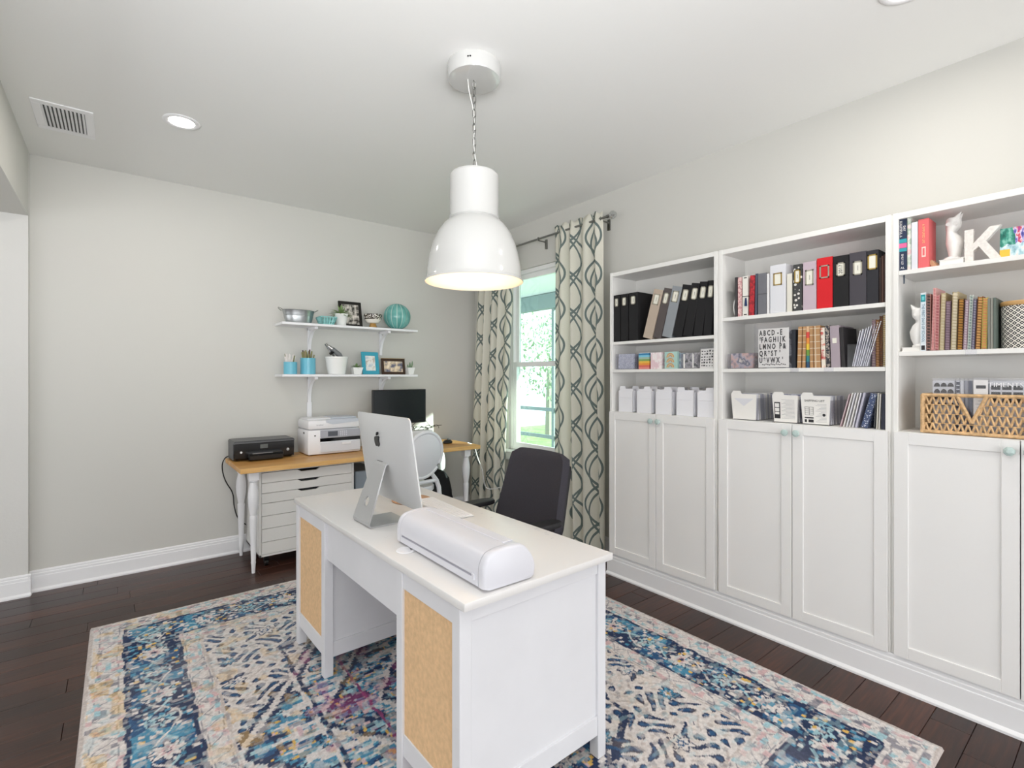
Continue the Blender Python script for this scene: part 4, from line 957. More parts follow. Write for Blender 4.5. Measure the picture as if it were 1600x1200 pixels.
# vertical text: reads bottom-to-top on a face looking to -X
SPINE = Matrix(((0, 0, -1), (0, -1, 0), (1, 0, 0)))   # filled below
def rot_from(xa, ya):
    xa = Vector(xa); ya = Vector(ya); za = xa.cross(ya); return Matrix((xa, ya, za)).transposed().to_euler()
SPINE = rot_from((0, 0, 1), (0, 1, 0))       # text x -> up, text up -> +Y (image left); normal -> -X
SPINE_DN = rot_from((0, 0, -1), (0, -1, 0))  # reads top-to-bottom
FRONT = rot_from((0, -1, 0), (0, 0, 1))
def book(y, w, z, h, m, label, lean=0, dep=.20, pages=None, name='book', cat='book', x=FX, group=None, th=.002):
    t = item(name, label, cat, y, z, lean, x, group)
    b = MB(); b.box(0, .002, 0, w, 0, h, bev=.0006); b.box(0.001, dep, 0, th, 0, h); b.box(.001, dep, w-th, w, 0, h); b.build('cover', m, t, smooth=False)
    MB().box(.003, dep-.005, th, w-th, .003, h-.003).build('pages', pages or M_paper, t, smooth=False); return t
def spiral(y, w, z, h, m, label, lean=0, dep=.17, ring=None, cover2=None, x=FX, n=18, pages=None):
    t = item('spiral_notebook', label, 'notebook', y, z, lean, x)
    MB().box(.006, dep, 0, .0016, 0, h).build('cover', m, t, smooth=False)
    MB().box(.006, dep, w-.0016, w, 0, h).build('cover', cover2 or m, t, smooth=False)
    MB().box(.010, dep-.003, .0018, w-.0018, .002, h-.002).build('pages', pages or m, t, smooth=False)
    b = MB(); r = w/2+.0008
    for i in range(n):
        zc = .008+(h-.016)*i/(n-1)
        b.tube([(.006-math.cos(a)*r*.9, w/2+math.sin(a)*r, zc+.0008*k) for k, a in enumerate([-1.9, -1.2, -.5, .2, .9, 1.9])], .0013, 4)
    b.build('spiral_binding', ring or M_goldl, t, kind='stuff'); return t
def sheet_stack(t, n, y0, y1, z, h, x0, x1, cols, name='envelope', leanr=.0, seed=1):
    rs = random.Random(seed)
    for i in range(n):
        f = (i+.5)/n; xx = x0+(x1-x0)*f; m = cols[rs.randrange(len(cols))]
        MB().box(-.0012, .0012, y0, y1, 0, h*rs.uniform(.93, 1.0)).build(name, m, t, loc=(xx, 0, z), rot=(0, leanr, 0), smooth=False)
M_blkc = mat('black_bookcloth', '#121114', .75, bump=.2, bscale=700); M_greyc = mat('dark_grey_bookcloth', '#46434a', .8, bump=.2, bscale=700)

# --- bookcase 1, top shelf: ten binders
zA = 1.6455
mk = ['2007', '2008', '2009', '2010', '2011', '2012', '2013', '2014', '2015', '2016']
L1 = [(2.291, .056, 0, 'leftmost upright black binder, against the side by the window'),
      (2.220, .064, 0, 'second upright black binder from the window side'),
      (2.138, .074, 0, 'third upright black binder, wide, its black side in view')]
for (y, w_, a, l) in L1: binder(y, w_, zA, .330, M_blkc, l, a, lz=.84, lh=.058, lw=.50, mark='—')
for y, w_, a, m, l in ((2.025, .072, 16, mat('beige_linen', '#b9a999', .85), 'beige leaning binder beside the upright black ones'),
    (1.957, .058, 15.5, mat('taupe_cloth', '#57504f', .85), 'dark taupe leaning binder between the beige and the grey one'),
    (1.877, .070, 14.5, mat('light_grey_cloth', '#8f9499', .85), 'light grey leaning binder in the row of black ones'),
    (1.803, .064, 13, M_blkc, 'black leaning binder just right of the light grey one'),
    (1.731, .062, 11, M_blkc, 'black leaning binder, second to the right of the light grey one'),
    (1.663, .058, 8, M_blkc, 'black leaning binder, third to the right of the light grey one'),
    (1.604, .050, 5, M_blkc, 'rightmost black leaning binder, against the bookcase side')):
    binder(y, w_, zA, .325, m, l, a, lz=.80, lh=.070, lw=.60, mark='—')
# --- bookcase 1, middle shelf: small packs
zB = 1.4505
def clearbox(t, w, dep, h, th=.0018, m=None, taper=0):
    m = m or M_clear
    b = MB(); b.box(0, th, 0, w, 0, h).box(dep-th, dep, 0, w, 0, h).box(0, dep, 0, th, 0, h).box(0, dep, w-th, w, 0, h).box(0, dep, 0, w, 0, th)
    return b.build('clear_box', m, t, smooth=False)
t = item('paper_pack', 'blue and white floral card pack in a clear box, left on the middle shelf', 'card pack', 2.172, zB)
clearbox(t, .154, .20, .108); sheet_stack(t, 8, .006, .148, .003, .108, .008, .19, [pattern('blue_floral', ['#c9ccd9', '#9aa0b8', '#dfe1e8', '#b1b6cb'], 60), M_paper, pattern('pale_card', ['#dfe0ea', '#c4c8da'], 40)], 'card', .05, 3)
t = item('sticker_book', 'rainbow striped sticker book on the middle shelf', 'sticker book', 2.046, zB)
MB().box(0, .03, 0, .084, 0, .106, bev=.001).build('cover', pattern('rainbow_stripes', ['#e08a84', '#d8685c', '#e6943a', '#e8b94a', '#7fa05c', '#9fb7a8', '#7cc3dc', '#2c7ba8'], 9.4, 'zband'), t, smooth=False)
MB().box(.002, .028, .002, .082, .106, .109).build('pages', M_paper, t, smooth=False); MB().box(.034, .17, -.004, .088, 0, .095).build('card_stack', pattern('pink_cards', ['#caa8aa', '#e6d9d4', '#b7b0b6'], 30), t, smooth=False)
t = item('sticker_book', 'pale pink and white card pack right of the rainbow stripes', 'card pack', 1.948, zB)
MB().box(0, .025, 0, .084, 0, .108).build('front_card', pattern('pale_pink_card', ['#ead9dc', '#f1ebea', '#e2c6cc'], 20), t, smooth=False); MB().box(.03, .17, -.006, .080, 0, .10).build('card_stack', pattern('mint_pink_cards', ['#b9c6b2', '#d6a9b2', '#e9e5df'], 30), t, smooth=False)
t = item('sticker_book', 'mint green sticker book printed with small rainbows', 'sticker book', 1.832, zB)
c_ = MB().box(0, .022, 0, .092, 0, .108).build('cover', mat('mint_cover', '#a9cdc6', .5), t, smooth=False)
for k, zc in enumerate((.008, .040, .072)):
    for r, col in ((.026, '#d88a4e'), (.019, '#e5bf62'), (.012, '#cf7f73')):
        MB().tube([(-.0008, .050+math.cos(a)*r, zc+math.sin(a)*r) for a in [i*PI/10 for i in range(11)]], .0022, 4).build('rainbow', mat('arc'+col[1:], col, .6), c_, smooth=False)
MB().box(.026, .17, -.010, .090, 0, .10).build('card_stack', pattern('mint_cards', ['#b7c8c8', '#d9dfe0', '#97a9b8'], 30), t, smooth=False)
t = item('clear_bin', 'small clear plastic bin of grey packs with white edges', 'bin', 1.694, zB); clearbox(t, .114, .19, .090)
sheet_stack(t, 5, .004, .110, .003, .098, .02, .18, [pattern('grey_packs', ['#7b7d80', '#a9a4a8', '#c9c3c6', '#55595a'], 34)], 'pack', .06, 5); MB().box(-.0012, .0006, .084, .094, .004, .090).build('edge_strip', M_paper, t, smooth=False); MB().box(-.0012, .0006, .024, .031, .004, .090).build('edge_strip', M_paper, t, smooth=False)
t = item('stamp_set', 'black on white stamp set in a clear sleeve, right end of the middle shelf', 'stamp set', 1.582, zB)
MB().box(0, .003, 0, .094, 0, .118).build('card', M_paper, t, smooth=False, rot=(0, .10, 0)); b = MB(); rs = random.Random(4)
for i in range(5):
    for j in range(6):
        yy = .012+i*.0165; zz = .012+j*.0175; b.box(-.0008, .0, yy, yy+rs.uniform(.005, .012), zz, zz+rs.uniform(.004, .012))
b.build('stamps', M_ink, t, rot=(0, .10, 0), smooth=False, kind='stuff')
MB().box(-.003, .010, -.004, .100, 0, .128).build('sleeve', M_clear, t, smooth=False, rot=(0, .10, 0))
# --- bookcase 1, deck: five white file boxes
M_fb = mat('white_file_box', '#ebebf0', .4)
def filebox(y, w, ty, label):
    t = item('file_box', label, 'file box', y, DECK+.0005, x=2.772); h = .148; D = .235
    b = MB(); b.box(0, .003, 0, w, .002, h, bev=.001).box(D-.003, D, 0, w, 0, h).box(0, D, 0, .003, 0, h).box(0, D, w-.003, w, 0, h).box(0, D, 0, w, 0, .003); b.build('box', M_fb, t, smooth=False)
    MB().box(-.002, 0, .006, w-.006, .100, .104, bev=.0008).build('label_lip', M_fb, t, smooth=False)
    for k in range(6):
        yy = [ty, .10-.02*k % .08, .01, .05, .08, .03][k] if k else ty
        yy = min(max(yy, .002), w-.058); xx = .008+k*.035
        MB().prism([(.005, 0), (w-.005, 0), (w-.005, .160), (yy+.056, .160), (yy+.050, .178), (yy+.006, .178), (yy, .160), (.005, .160)], xx, xx+.0008, 'x').build('divider', M_fb if k % 2 == 0 else M_clear, t, smooth=False)
    sheet_stack(t, 4, .008, w-.008, .004, .158, .10, .21, [pattern('dark_packets', ['#5d5f66', '#9b9ca6', '#d4d4dc'], 24), M_paper], 'packet', .0, int(y*100))
for y, w_, ty, l in ((2.180, .126, .070, 'white file box with tabbed dividers, first from the window side'), (2.026, .124, .015, 'white file box with tabbed dividers, second from the window side'), (1.871, .128, .012, 'white file box with tabbed dividers, middle of the five'),
    (1.718, .125, .075, 'white file box with tabbed dividers, fourth from the window side'), (1.580, .118, .01, 'white file box with tabbed dividers, rightmost of the five')):
    filebox(y, w_, ty, l)

# --- bookcase 2, top shelf
zC = 1.7405
o = item('round_plate', 'round white disc standing on edge, far left of the middle bookcase top shelf', 'plate', 1.478, zC, x=2.80)
MB().cyl((.062, 0, .062), (.062, .007, .062), .062, seg=40).build('disc', M_whc, o); MB().sph((.03, .003, .130), .008, 8).sph((.045, -.003, .134), .006, 8).build('beads', mat('bead_olive', '#77705c', .4), o, kind='stuff')
book(1.444, .013, zC, .226, sdecor('charcoal', '#3d3a3c'), 'thin charcoal notebook, first of the upright books by the disc')
book(1.419, .021, zC, .222, pattern('pink_print', ['#d9a3a3', '#e9cfcb', '#c98f92'], 70), 'pink patterned planner beside the thin charcoal one')
t = book(1.383, .030, zC, .224, mat('white_planner', '#e6e3dc', .5), 'white planner with black band and navy tassel')
MB().box(-.001, .150, -.001, .031, .108, .112).build('elastic_band', M_blk, t, smooth=False); MB().cyl((-.006, .008, .10), (-.006, .008, .055), .004, .008, 8).build('tassel', mat('navy_thread', '#24365c', .9), t)
for zz in (.006, .212): MB().box(-.0012, 0, .006, .022, zz, zz+.005).build('corner', M_blk, t, smooth=False)
book(1.350, .027, zC, .222, pattern('red_print', ['#b1202c', '#c9303a', '#8f1a26'], 50), 'narrow red notebook beside the white planner', lean=2)
book(1.332, .012, zC, .228, sdecor('slate_blue', '#4a5060'), 'slim slate blue folder right of the narrow red notebook', lean=1)
t = book(1.281, .045, zC, .225, mat('grey_folder', '#77787d', .5), 'grey folder with black elastic and clear cover', dep=.22); MB().box(-.0015, .16, -.001, .046, .110, .113).build('elastic_band', M_blk, t, smooth=False); MB().box(-.004, -.002, 0, .043, 0, .222).build('clear_cover', M_clear, t, smooth=False)
book(1.266, .012, zC, .218, mat('white_slim', '#e9e9ea', .5), 'very slim white notebook left of the white binder')
binder(1.181, .080, zC, .258, mat('white_bookcloth', '#dcdde2', .7), 'wide white binder with a gold label frame', holder=M_goldl, lz=.70, lh=.066, lw=.55)
book(1.150, .025, zC, .200, mat('cream_cover', '#e2dfd3', .6), 'cream book right of the white binder', dep=.20)
t = binder(1.102, .041, zC, .242, pattern('speckled_charcoal', ['#e0ddd6', '#3c3d3d', '#3c3d3d', '#3c3d3d'], 46, 'voro'), 'charcoal speckled slim binder with a pale gold label', holder=M_goldl, lz=.74, lh=.070, lw=.72, mark='—')
binder(1.034, .062, zC, .246, mat('lilac_bookcloth', '#c2b1bc', .8), 'pale lilac binder left of the red one', lz=.67, lh=.078, lw=.62, mark='—')
binder(.961, .070, zC, .254, mat('red_bookcloth', '#d3131f', .7), 'bright red binder with an empty label frame', lz=.72, lh=.064, lw=.62, card=False)
binder(.891, .067, zC, .250, M_blkc, 'black binder with the label 2017, right of the red one', lz=.73, lh=.066, lw=.54, mark='2017')
binder(.819, .069, zC, .253, M_greyc, 'dark grey binder between two black ones, with silver label frame', lz=.70, lh=.066, lw=.54, mark='—')
binder(.771, .046, zC, .250, mat('ink_bookcloth', '#2a2a30', .8), 'narrow near-black binder with a cream label, right end', holder=M_goldl, lz=.78, lh=.070, lw=.82)
for k in range(3): book(.7425+k*.009, .0075, zC, .222-.006*k, sdecor('brown%d' % k, ['#3a2620', '#4c332a', '#2c1d1a'][k]), ['rightmost thin brown album, touching the bookcase side', 'middle one of the three thin brown albums', 'thin brown album next to the near-black binder'][k], dep=.18)

# --- bookcase 2, middle shelf
zD = 1.4455
t = item('clear_bin', 'low clear bin of patterned ribbons and papers, left on the shelf', 'bin', 1.352, zD); clearbox(t, .146, .21, .085)
sheet_stack(t, 6, .004, .142, .003, .088, .01, .19, [pattern('ribbon_mix', ['#8e8792', '#d9b3a8', '#b9b2bd', '#5e6478', '#e7ddd2'], 18), pattern('ribbon_mix2', ['#c08f86', '#e4d9d2', '#77737c'], 24)], 'packet', .03, 6)
t = item('alphabet_stamp_set', 'large alphabet stamp set, black letters on a white card in clear sleeve', 'stamp set', 1.160, zD)
MB().box(0, .0015, .004, .164, .004, .214).build('card', M_paper, t, smooth=False)
for r_, (s_, z_) in enumerate((('A B C D  ▬ E', .190), ('✱F A G H I J K', .153), ('L M N O   P ♣', .116), ('Q R ★ S T  ·', .079), ('U ✱ V W X  ·', .042))):
    s_ = s_.replace('▬', '-').replace('✱', '*').replace('♣', '%').replace('★', '*').replace('·', "'").replace('%', '&')
    text('stamp_letters', s_, .040, M_ink, t, (-.0006, .158, z_), FRONT, align='LEFT', sx=.58, bold=.0012)
b = MB()
for i in range(14): b.box(-.001, 0, .02+i*.009, .026+i*.009, .016+.002*(i % 3), .021+.002*(i % 3))
b.build('script_line', M_ink, t, smooth=False, kind='stuff')
MB().box(-.004, .012, -.004, .186, 0, .245).build('sleeve', M_clear, t, smooth=False); MB().box(.016, .20, -.002, .150, 0, .20).build('card_stack', pattern('sleeve_stack', ['#8d8f96', '#c9cbd2', '#60626a'], 20), t, smooth=False)
book(1.132, .020, zD, .200, sdecor('dark_navy', '#23262f'), 'dark navy book between the alphabet stamps and the tan journals', dep=.19)
kraft = pattern('kraft_grid', ['#b58a5e', '#d9cbb4'], 30, 'grid')
for k, (y, w_, ln, l) in enumerate(((1.106, .018, 1.5, 'leftmost tan grid journal, next to the dark navy book'), (1.085, .015, 1, 'second tan grid journal from the left'))): book(y, w_, zD, .212, kraft, l, ln, group=None)
book(1.066, .014, zD, .212, pattern('rainbow_spine', ['#274a6d', '#2f7f86', '#6f9a3e', '#e8c33c', '#e58e3c', '#d9483e', '#d9b28a'], 4.7, 'zband'), 'journal with a rainbow spine among the tan grid ones')
book(1.048, .015, zD, .212, kraft, 'tan grid journal just right of the rainbow spine', -.5)
book(1.014, .030, zD, .212, kraft, 'thickest tan grid journal, right of the rainbow spine', -1)
book(.991, .018, zD, .200, pattern('red_floral', ['#c2443f', '#e9e0d2', '#e9e0d2', '#d98f7c'], 30), 'cream book with red flowers on its spine', -1.5)
book(.971, .016, zD, .210, pattern('dark_floral', ['#1e1f26', '#33343f', '#c9bcae', '#22232b'], 60), 'black floral book right of the red-flowered one', -2)
t = book(.926, .040, zD, .206, mat('mauve_cover', '#a79aa3', .6), 'greyish mauve box file with a small square label', -2); MB().box(-.0015, .0005, .012, .030, .120, .145).build('label_card', M_card, t, smooth=False)
book(.905, .016, zD, .196, sdecor('black2', '#2a2729'), 'short black book behind the clear bag', -3, dep=.18)
t = item('clear_pouch', 'clear plastic bag of pale leaning sheets on the shelf', 'pouch', .805, zD)
for k in range(8):
    MB().box(0, .15, -.0015, .0015, 0, .215-.006*k).build('sheet', pattern('pale_sheets', ['#bfc1cb', '#dcdde6', '#eeeef2', '#b2b4be'], 14) if k % 2 else mat('pale_sheet', '#dcdde6', .4), t, loc=(.004*(k % 3), .012+k*.0085, .004), rot=(math.radians(15-k*.6), 0, 0), smooth=False)
MB().box(-.004, .17, -.004, .090, 0, .110).build('pouch', M_clear, t, smooth=False)
M_brnring = mat('copper_rings', '#8a5a34', .35, .6)
spiral(.784, .014, zD, .222, sdecor('mauve', '#8d7480'), 'mauve spiral notebook right of the clear bag', ring=M_silv)
spiral(.770, .012, zD, .220, sdecor('tan', '#a9825a'), 'tan spiral notebook, second from the right end', ring=M_brnring)
spiral(.757, .011, zD, .236, sdecor('cocoa', '#6b4a36'), 'cocoa brown spiral notebook next to the end one', ring=M_brnring)
spiral(.7425, .012, zD, .240, mat('cream_spiral', '#e0d6bd', .6), 'cream spiral notebook with gold rings, touching the side', ring=M_goldl, n=26)
for y in (1.13, .97): o = MB().box(2.748, 2.80, y-.02, y+.02, 1.4215, 1.4245).box(2.7475, 2.7505, y-.02, y+.02, 1.4245, 1.446).build('shelf_clip', M_clear); tag(o, 'clear plastic clip on shelf edge under the ' + ('alphabet stamps' if y > 1 else 'mauve box file'), 'clip')

# --- bookcase 2, deck
zE = DECK+.0005
def traybin(y, w, label, front, extra, seed, tall=.160, tab=.03):
    t = item('clear_bin', label, 'bin', y, zE, x=2.774); D = .225
    b = MB(); s_ = .012
    b.loft([[(0+i, i*.7, z), (D-i, i*.7, z), (D-i, w-i*.7, z), (0+i, w-i*.7, z)] for z, i in ((0, s_), (.125, 0), (.125, .002), (.003, s_+.002))], caps=False); b.build('bin', M_clear, t, smooth=False)
    MB().box(s_, D-s_, s_*.7, w-s_*.7, 0, .003).build('base', mat('dark_base', '#3a3a3c', .5), t, smooth=False)
    f = MB().prism([(.008, 0), (w-.010, 0), (w-.004, tall-.02), (w-.008-tab, tall-.018), (w-.012-tab, tall), (w-.060-tab, tall), (w-.066-tab, tall-.018), (.002, tall-.022)][::-1] if False else
        [(.010, 0), (w-.010, 0), (w-.002, tall-.018), (w-.008, tall-.012), (w-.014, tall), (w-.058, tall), (w-.064, tall-.016), (.002, tall-.018)], -.0015, -.0003, 'x').build('front_card', front, t, smooth=False, loc=(.004, 0, .004), rot=(0, -.06, 0))
    sheet_stack(t, 9, .006, w-.006, .004, tall-.012, .018, D-.02, extra, 'envelope', -.04, seed); return t, f
env = [M_paper, mat('white_env', '#e4e4ea', .6), pattern('lilac_env', ['#a9a9c2', '#dcdce8', '#8d8fa8'], 20), mat('grey_env', '#b5b6c2', .6)]
t, f = traybin(1.332, .150, 'clear bin of blank white envelopes, left on the cupboard deck', M_paper, env, 1)
MB().prism([(.02, .118), (.13, .118), (.075, .075)], -.0022, -.0015, 'x').build('flap', mat('white_flap', '#dddde2', .6), f, smooth=False)
t, f = traybin(1.118, .135, 'clear bin with a black framed list on its front card', M_paper, env, 2)
b = MB(); b.box(-.0024, -.0014, .092, .122, .018, .105)
b.build('printed_frame', M_ink, f, smooth=False)
for z0, z1 in ((.078, .099), (.056, .074), (.040, .052)): MB().box(-.0030, -.0022, .097, .118, z0, z1).build('printed_window', M_paper, f, smooth=False)
b = MB()
for k in range(16): b.box(-.0020, -.0014, .02, .085-.01*(k % 3), .020+k*.0065, .0212+k*.0065)
b.build('fine_print', mat('grey_ink', '#9a9aa0', .6), f, smooth=False, kind='stuff')
t, f = traybin(.968, .142, 'clear bin with a printed receipt-like front card, middle of the deck', M_paper, env, 3)
text('heading', 'SHIPPING LIST', .015, M_ink, f, (-.0018, .075, .118), FRONT)
b = MB(); b.box(-.0022, -.0014, .080, .122, .028, .034).box(-.0022, -.0014, .080, .104, .008, .022).box(-.0022, -.0014, .112, .122, .008, .022)
for k in range(5): b.box(-.0022, -.0014, .080, .120, .045+k*.010, .0462+k*.010)
for k in range(3): b.box(-.0022, -.0014, .080+k*.0195, .0812+k*.0195, .045, .086)
b.build('printed_table', M_ink, f, smooth=False, kind='stuff')
b = MB()
for k in range(14): b.box(-.0020, -.0014, .020, .070-.008*(k % 4), .012+k*.0068, .0132+k*.0068)
b.build('fine_print', mat('grey_ink', '#9a9aa0', .6), f, smooth=False, kind='stuff'); MB().cyl((-.0022, .032, .048), (-.0014, .032, .048), .007, seg=14).build('round_mark', M_ink, f, smooth=False)
def envl(y, h, m, label, lean, w_=.004, group=None):
    o = MB().box(0, .20, 0, w_, 0, h, bev=.0008).build('envelope', m, loc=(2.775, y, zE), rot=(math.radians(lean), 0, 0), smooth=False); tag(o, label, 'envelope', group)
envl(.928, .165, mat('pink_env', '#cdb6bb', .6), 'pale pink envelope, leftmost of the leaning row', 14)
wl_ = ['white envelope next to the pale pink one', 'second white envelope of the leaning row', 'third white envelope of the leaning row', 'fourth white envelope, beside the lilac one']
for k in range(4): envl(.914-k*.013, .170, env[1] if k % 2 else M_paper, wl_[k], 13-.5*k)
envl(.860, .172, mat('lilac_plain', '#bdbccb', .6), 'plain lilac-grey envelope left of the dotted blue pouch', 12, .008)
envl(.818, .166, pattern('blue_dots', ['#cfd5e2', '#3f4c6c', '#3a4664', '#46557a'], 120, 'voro'), 'dark blue pouch with small white dots', 14, .026)
for k in range(3): envl(.787-k*.009, .172-.004*k, [M_clear, mat('cream_env', '#dad8cf', .6), M_paper][k], ['clear sleeve right of the dotted blue pouch', 'cream envelope between clear sleeve and white one', 'white envelope beside the navy folder'][k], 2, .004)
envl(.7425, .165, sdecor('navy', '#2f3344'), 'navy folder at the right end of the deck', 1, .020)

# --- bookcase 3, top shelf
zF = 1.8755
t = book(.665, .030, zF, .236, mat('navy_hardback', '#1d2c49', .5), 'navy hardback with teal and pink bands on its spine')
MB().box(-.0010, .001, -.0004, .0304, .124, .142).build('band', mat('teal_band', '#2a9aa6', .5), t, smooth=False); MB().box(-.0010, .001, -.0004, .0304, .086, .101).build('band', mat('teal_band', '#2a9aa6', .5), t, smooth=False)
MB().box(-.0010, .001, -.0004, .0304, .102, .123).build('band', mat('pink_band', '#e0669a', .5), t, smooth=False, label='pink band')
text('title', 'DAY\nBEAUTIFUL A', .0125, M_paper, t, (-.0006, .015, .188), SPINE_DN); text('title', 'EMILY LEY', .011, M_paper, t, (-.0006, .016, .050), SPINE_DN); text('mark', 'AL', .013, M_paper, t, (-.0006, .015, .012), FRONT)
MB().box(-.0030, -.0018, .006, .012, -.060, .0).build('ribbon', mat('grey_ribbon', '#4d5560', .8), t, smooth=False)
book(.650, .013, zF, .232, pattern('pink_green_edge', ['#e3b6bb', '#dfe3da', '#9db3a0', '#ecd5d3'], 18), 'slim pink and pale green book beside the navy hardback')
book(.626, .022, zF, .208, mat('silver_white_cover', '#dcdee4', .5), 'plain white book left of the coral one')
t = book(.588, .036, zF, .215, mat('coral_cover', '#e2686b', .5), 'coral pink book with a small framed label', dep=.12); MB().box(-.0012, .0005, .010, .024, .048, .092).build('label_frame', mat('pale_pink', '#f6d9cf', .5), t, smooth=False); MB().box(-.0018, -.001, .0135, .0205, .054, .086).build('label_card', mat('coral_cover', '#e2686b', .5), t, smooth=False)
text('title', 'A SIMPLIFIED LIFE', .011, mat('gold_print', '#f2c08a', .5), t, (-.0006, .018, .150), SPINE_DN)
o = MB().box(0, .12, 0, .018, 0, .042, bev=.002).build('wood_block', mat('light_wood', '#c49a76', .6, var=.1), loc=(2.79, .560, zF), rot=(math.radians(-32), 0, 0)); tag(o, 'small light wood block leaning beside the coral book', 'block')
M_owl = mat('matt_white_ceramic', '#ebe9e6', .45, bump=.5, bscale=90)
def owl(label, y, z, x, flip=1, s=1.0, base=True):
    t = thing('owl_figurine', label, 'figurine', (x, y, z))
    P = [(0, .060, .118, .030), (.010, .066, .124, .034), (.040, .058, .142, .038), (.075, .047, .150, .040), (.105, .049, .132, .038), (.122, .050, .108, .033), (.132, .050, .110, .034), (.150, .046, .132, .038), (.168, .046, .136, .038), (.184, .048, .134, .036), (.191, .056, .126, .030)]
    R_ = []
    for zz, a, b_, rx in P:
        a = (a-.085)*.62; b_ = (b_-.085)*.62; c = -(a+b_)/2*flip; ry = (b_-a)/2
        R_.append([(math.cos(t_)*rx*s, (c+math.sin(t_)*ry)*s, zz*s) for t_ in [2*PI*i/28 for i in range(28)]])
    b = MB().loft(R_); b.build('body', M_owl, t, ang=70)
    for dx in (-.018, .018): MB().cyl((dx*s, -.012*flip*s, .178*s), (dx*.9*s, -.033*flip*s, .211*s), .015*s, .001, 10).build('ear', M_owl, t)
    for dx in (-.012, .012): MB().cyl((-.030*s, (-.004+dx)*s, .160*s), (-.0375*s, (-.004+dx)*s, .160*s), .011*s, .009*s, 14).build('eye', M_owl, t)
    MB().loft([[(math.cos(a)*r*s, math.sin(a)*r*.8*s, z_*s) for a in [2*PI*i/24 for i in range(24)]] for z_, r in ((-.001, .036), (.006, .038), (.012, .034))]).build('foot', M_owl, t)
    return t
o = book(0, .027, 0, .155, mat('white_hardback', '#e9e7e4', .5), 'white book lying flat under the white owl', dep=.095, name='book'); o.location = (2.775, .400, zF); o.rotation_euler = (-PI/2, 0, 0)
o.location = (2.775, .553-.155+.077+.078-.153, zF+.027)
o.rotation_euler = (-PI/2, 0, 0); o.location = (2.775, .475, zF+.027); 
bpy.data.objects.remove(o.children[0]); bpy.data.objects.remove(o.children[0])
MB().box(0, .150, 0, .082, 0, .003).build('cover', mat('white_hardback', '#e9e7e4', .5), o, smooth=False); MB().box(.002, .148, .003, .080, .003, .022).build('pages', M_paper, o, smooth=False); MB().box(0, .150, 0, .082, .022, .025).build('cover', mat('white_hardback', '#e9e7e4', .5), o, smooth=False)
o.rotation_euler = (0, 0, 0); o.location = (2.775, .473, zF)
owl('large white ceramic owl standing on a flat white book', .520, zF+.0265, 2.83, 1, .94)
K = [(0, 0), (.030, 0), (.030, .046), (.048, .062), (.088, 0), (.124, 0), (.072, .080), (.120, .136), (.084, .136), (.030, .076), (.030, .136), (0, .136)]
o = MB().prism([(-p[0]*.92, p[1]) for p in K], 0, .030, 'x').build('letter_k', mat('whitewashed_stripes', '#e4dfda', .6, var=.10, vscale=90, bump=.4, bscale=120), loc=(2.785, .474, zF), smooth=False); tag(o, 'large white wooden letter K standing on the top shelf', 'letter')
t = thing('canvas_painting', 'small bright canvas painting of loose brush strokes at the right edge', 'painting', (2.80, .255, zF), (0, math.radians(8), 0))
def painted():
    m, nt, b = nmat('loose_paint'); n = NB(nt); v, x, y, z = n.coord(); g = n.noise(v, 30, 6); g2 = n.noise(v, 75, 4, (1, 1, .5))
    low = n.ramp(g2, [(.3, '#5d8fa0'), (.45, '#a9cdd6'), (.6, '#d9e6ea'), (.7, '#e5d9d0')]); hi = n.ramp(g2, [(.3, '#2b3c8c'), (.44, '#7466b8'), (.52, '#d9d2e8'), (.6, '#d33f3c'), (.7, '#8a3f9c')])
    gr = n.ramp(g2, [(.3, '#14594f'), (.5, '#2b8a78'), (.65, '#7fc0b0')])
    up = n.m('GREATER_THAN', n.m('ADD', z, n.m('MULTIPLY', n.m('SUBTRACT', g, .5), .05)), .058); lf = n.m('GREATER_THAN', n.m('ADD', y, n.m('MULTIPLY', n.m('SUBTRACT', g, .5), .04)), .072)
    c = n.mix(up, low, n.mix(lf, hi, gr)); ye = n.m('MULTIPLY', n.m('GREATER_THAN', y, .085), n.m('LESS_THAN', z, .036)); c = n.mix(ye, c, lin('#e6b93f'))
    nt.links.new(c, b.inputs['Base Color']); b.inputs['Roughness'].default_value = .6; return m
MB().box(0, .018, -.13, .115, 0, .125, bev=.001).build('canvas', painted(), t, smooth=False)
# --- bookcase 3, middle shelf
zG = 1.5125
owl('smaller white ceramic owl half hidden at the left of the middle shelf', .627, zG+.020, 2.81, -1, .90)
o = thing('book', 'white book lying flat under the smaller white owl', 'book', (2.775, .617, zG)); MB().box(0, .16, 0, .068, 0, .003).build('cover', M_paper, o, smooth=False); MB().box(.002, .158, .002, .066, .003, .015).build('pages', M_paper, o, smooth=False); MB().box(0, .16, 0, .068, .015, .018).build('cover', M_paper, o, smooth=False)
t = book(.598, .018, zG, .254, mat('white_blue_cover', '#dfe8ee', .5), 'white book with teal patch, titled for the first days of school', dep=.21)
MB().box(-.001, .001, .001, .017, .215, .246).build('patch', mat('teal_patch', '#1f8f97', .5), t, smooth=False); MB().box(-.0016, -.001, .0045, .0135, .222, .238).build('patch_mark', mat('teal_light', '#6cc6c9', .5), t, smooth=False); MB().box(-.001, .001, .003, .015, .004, .024).build('publisher_mark', M_ink, t, smooth=False)
text('title', 'THE FIRST DAYS OF SCHOOL', .0135, mat('title_blue', '#2d6d8a', .5), t, (-.0006, .009, .122), SPINE_DN, sx=.95)
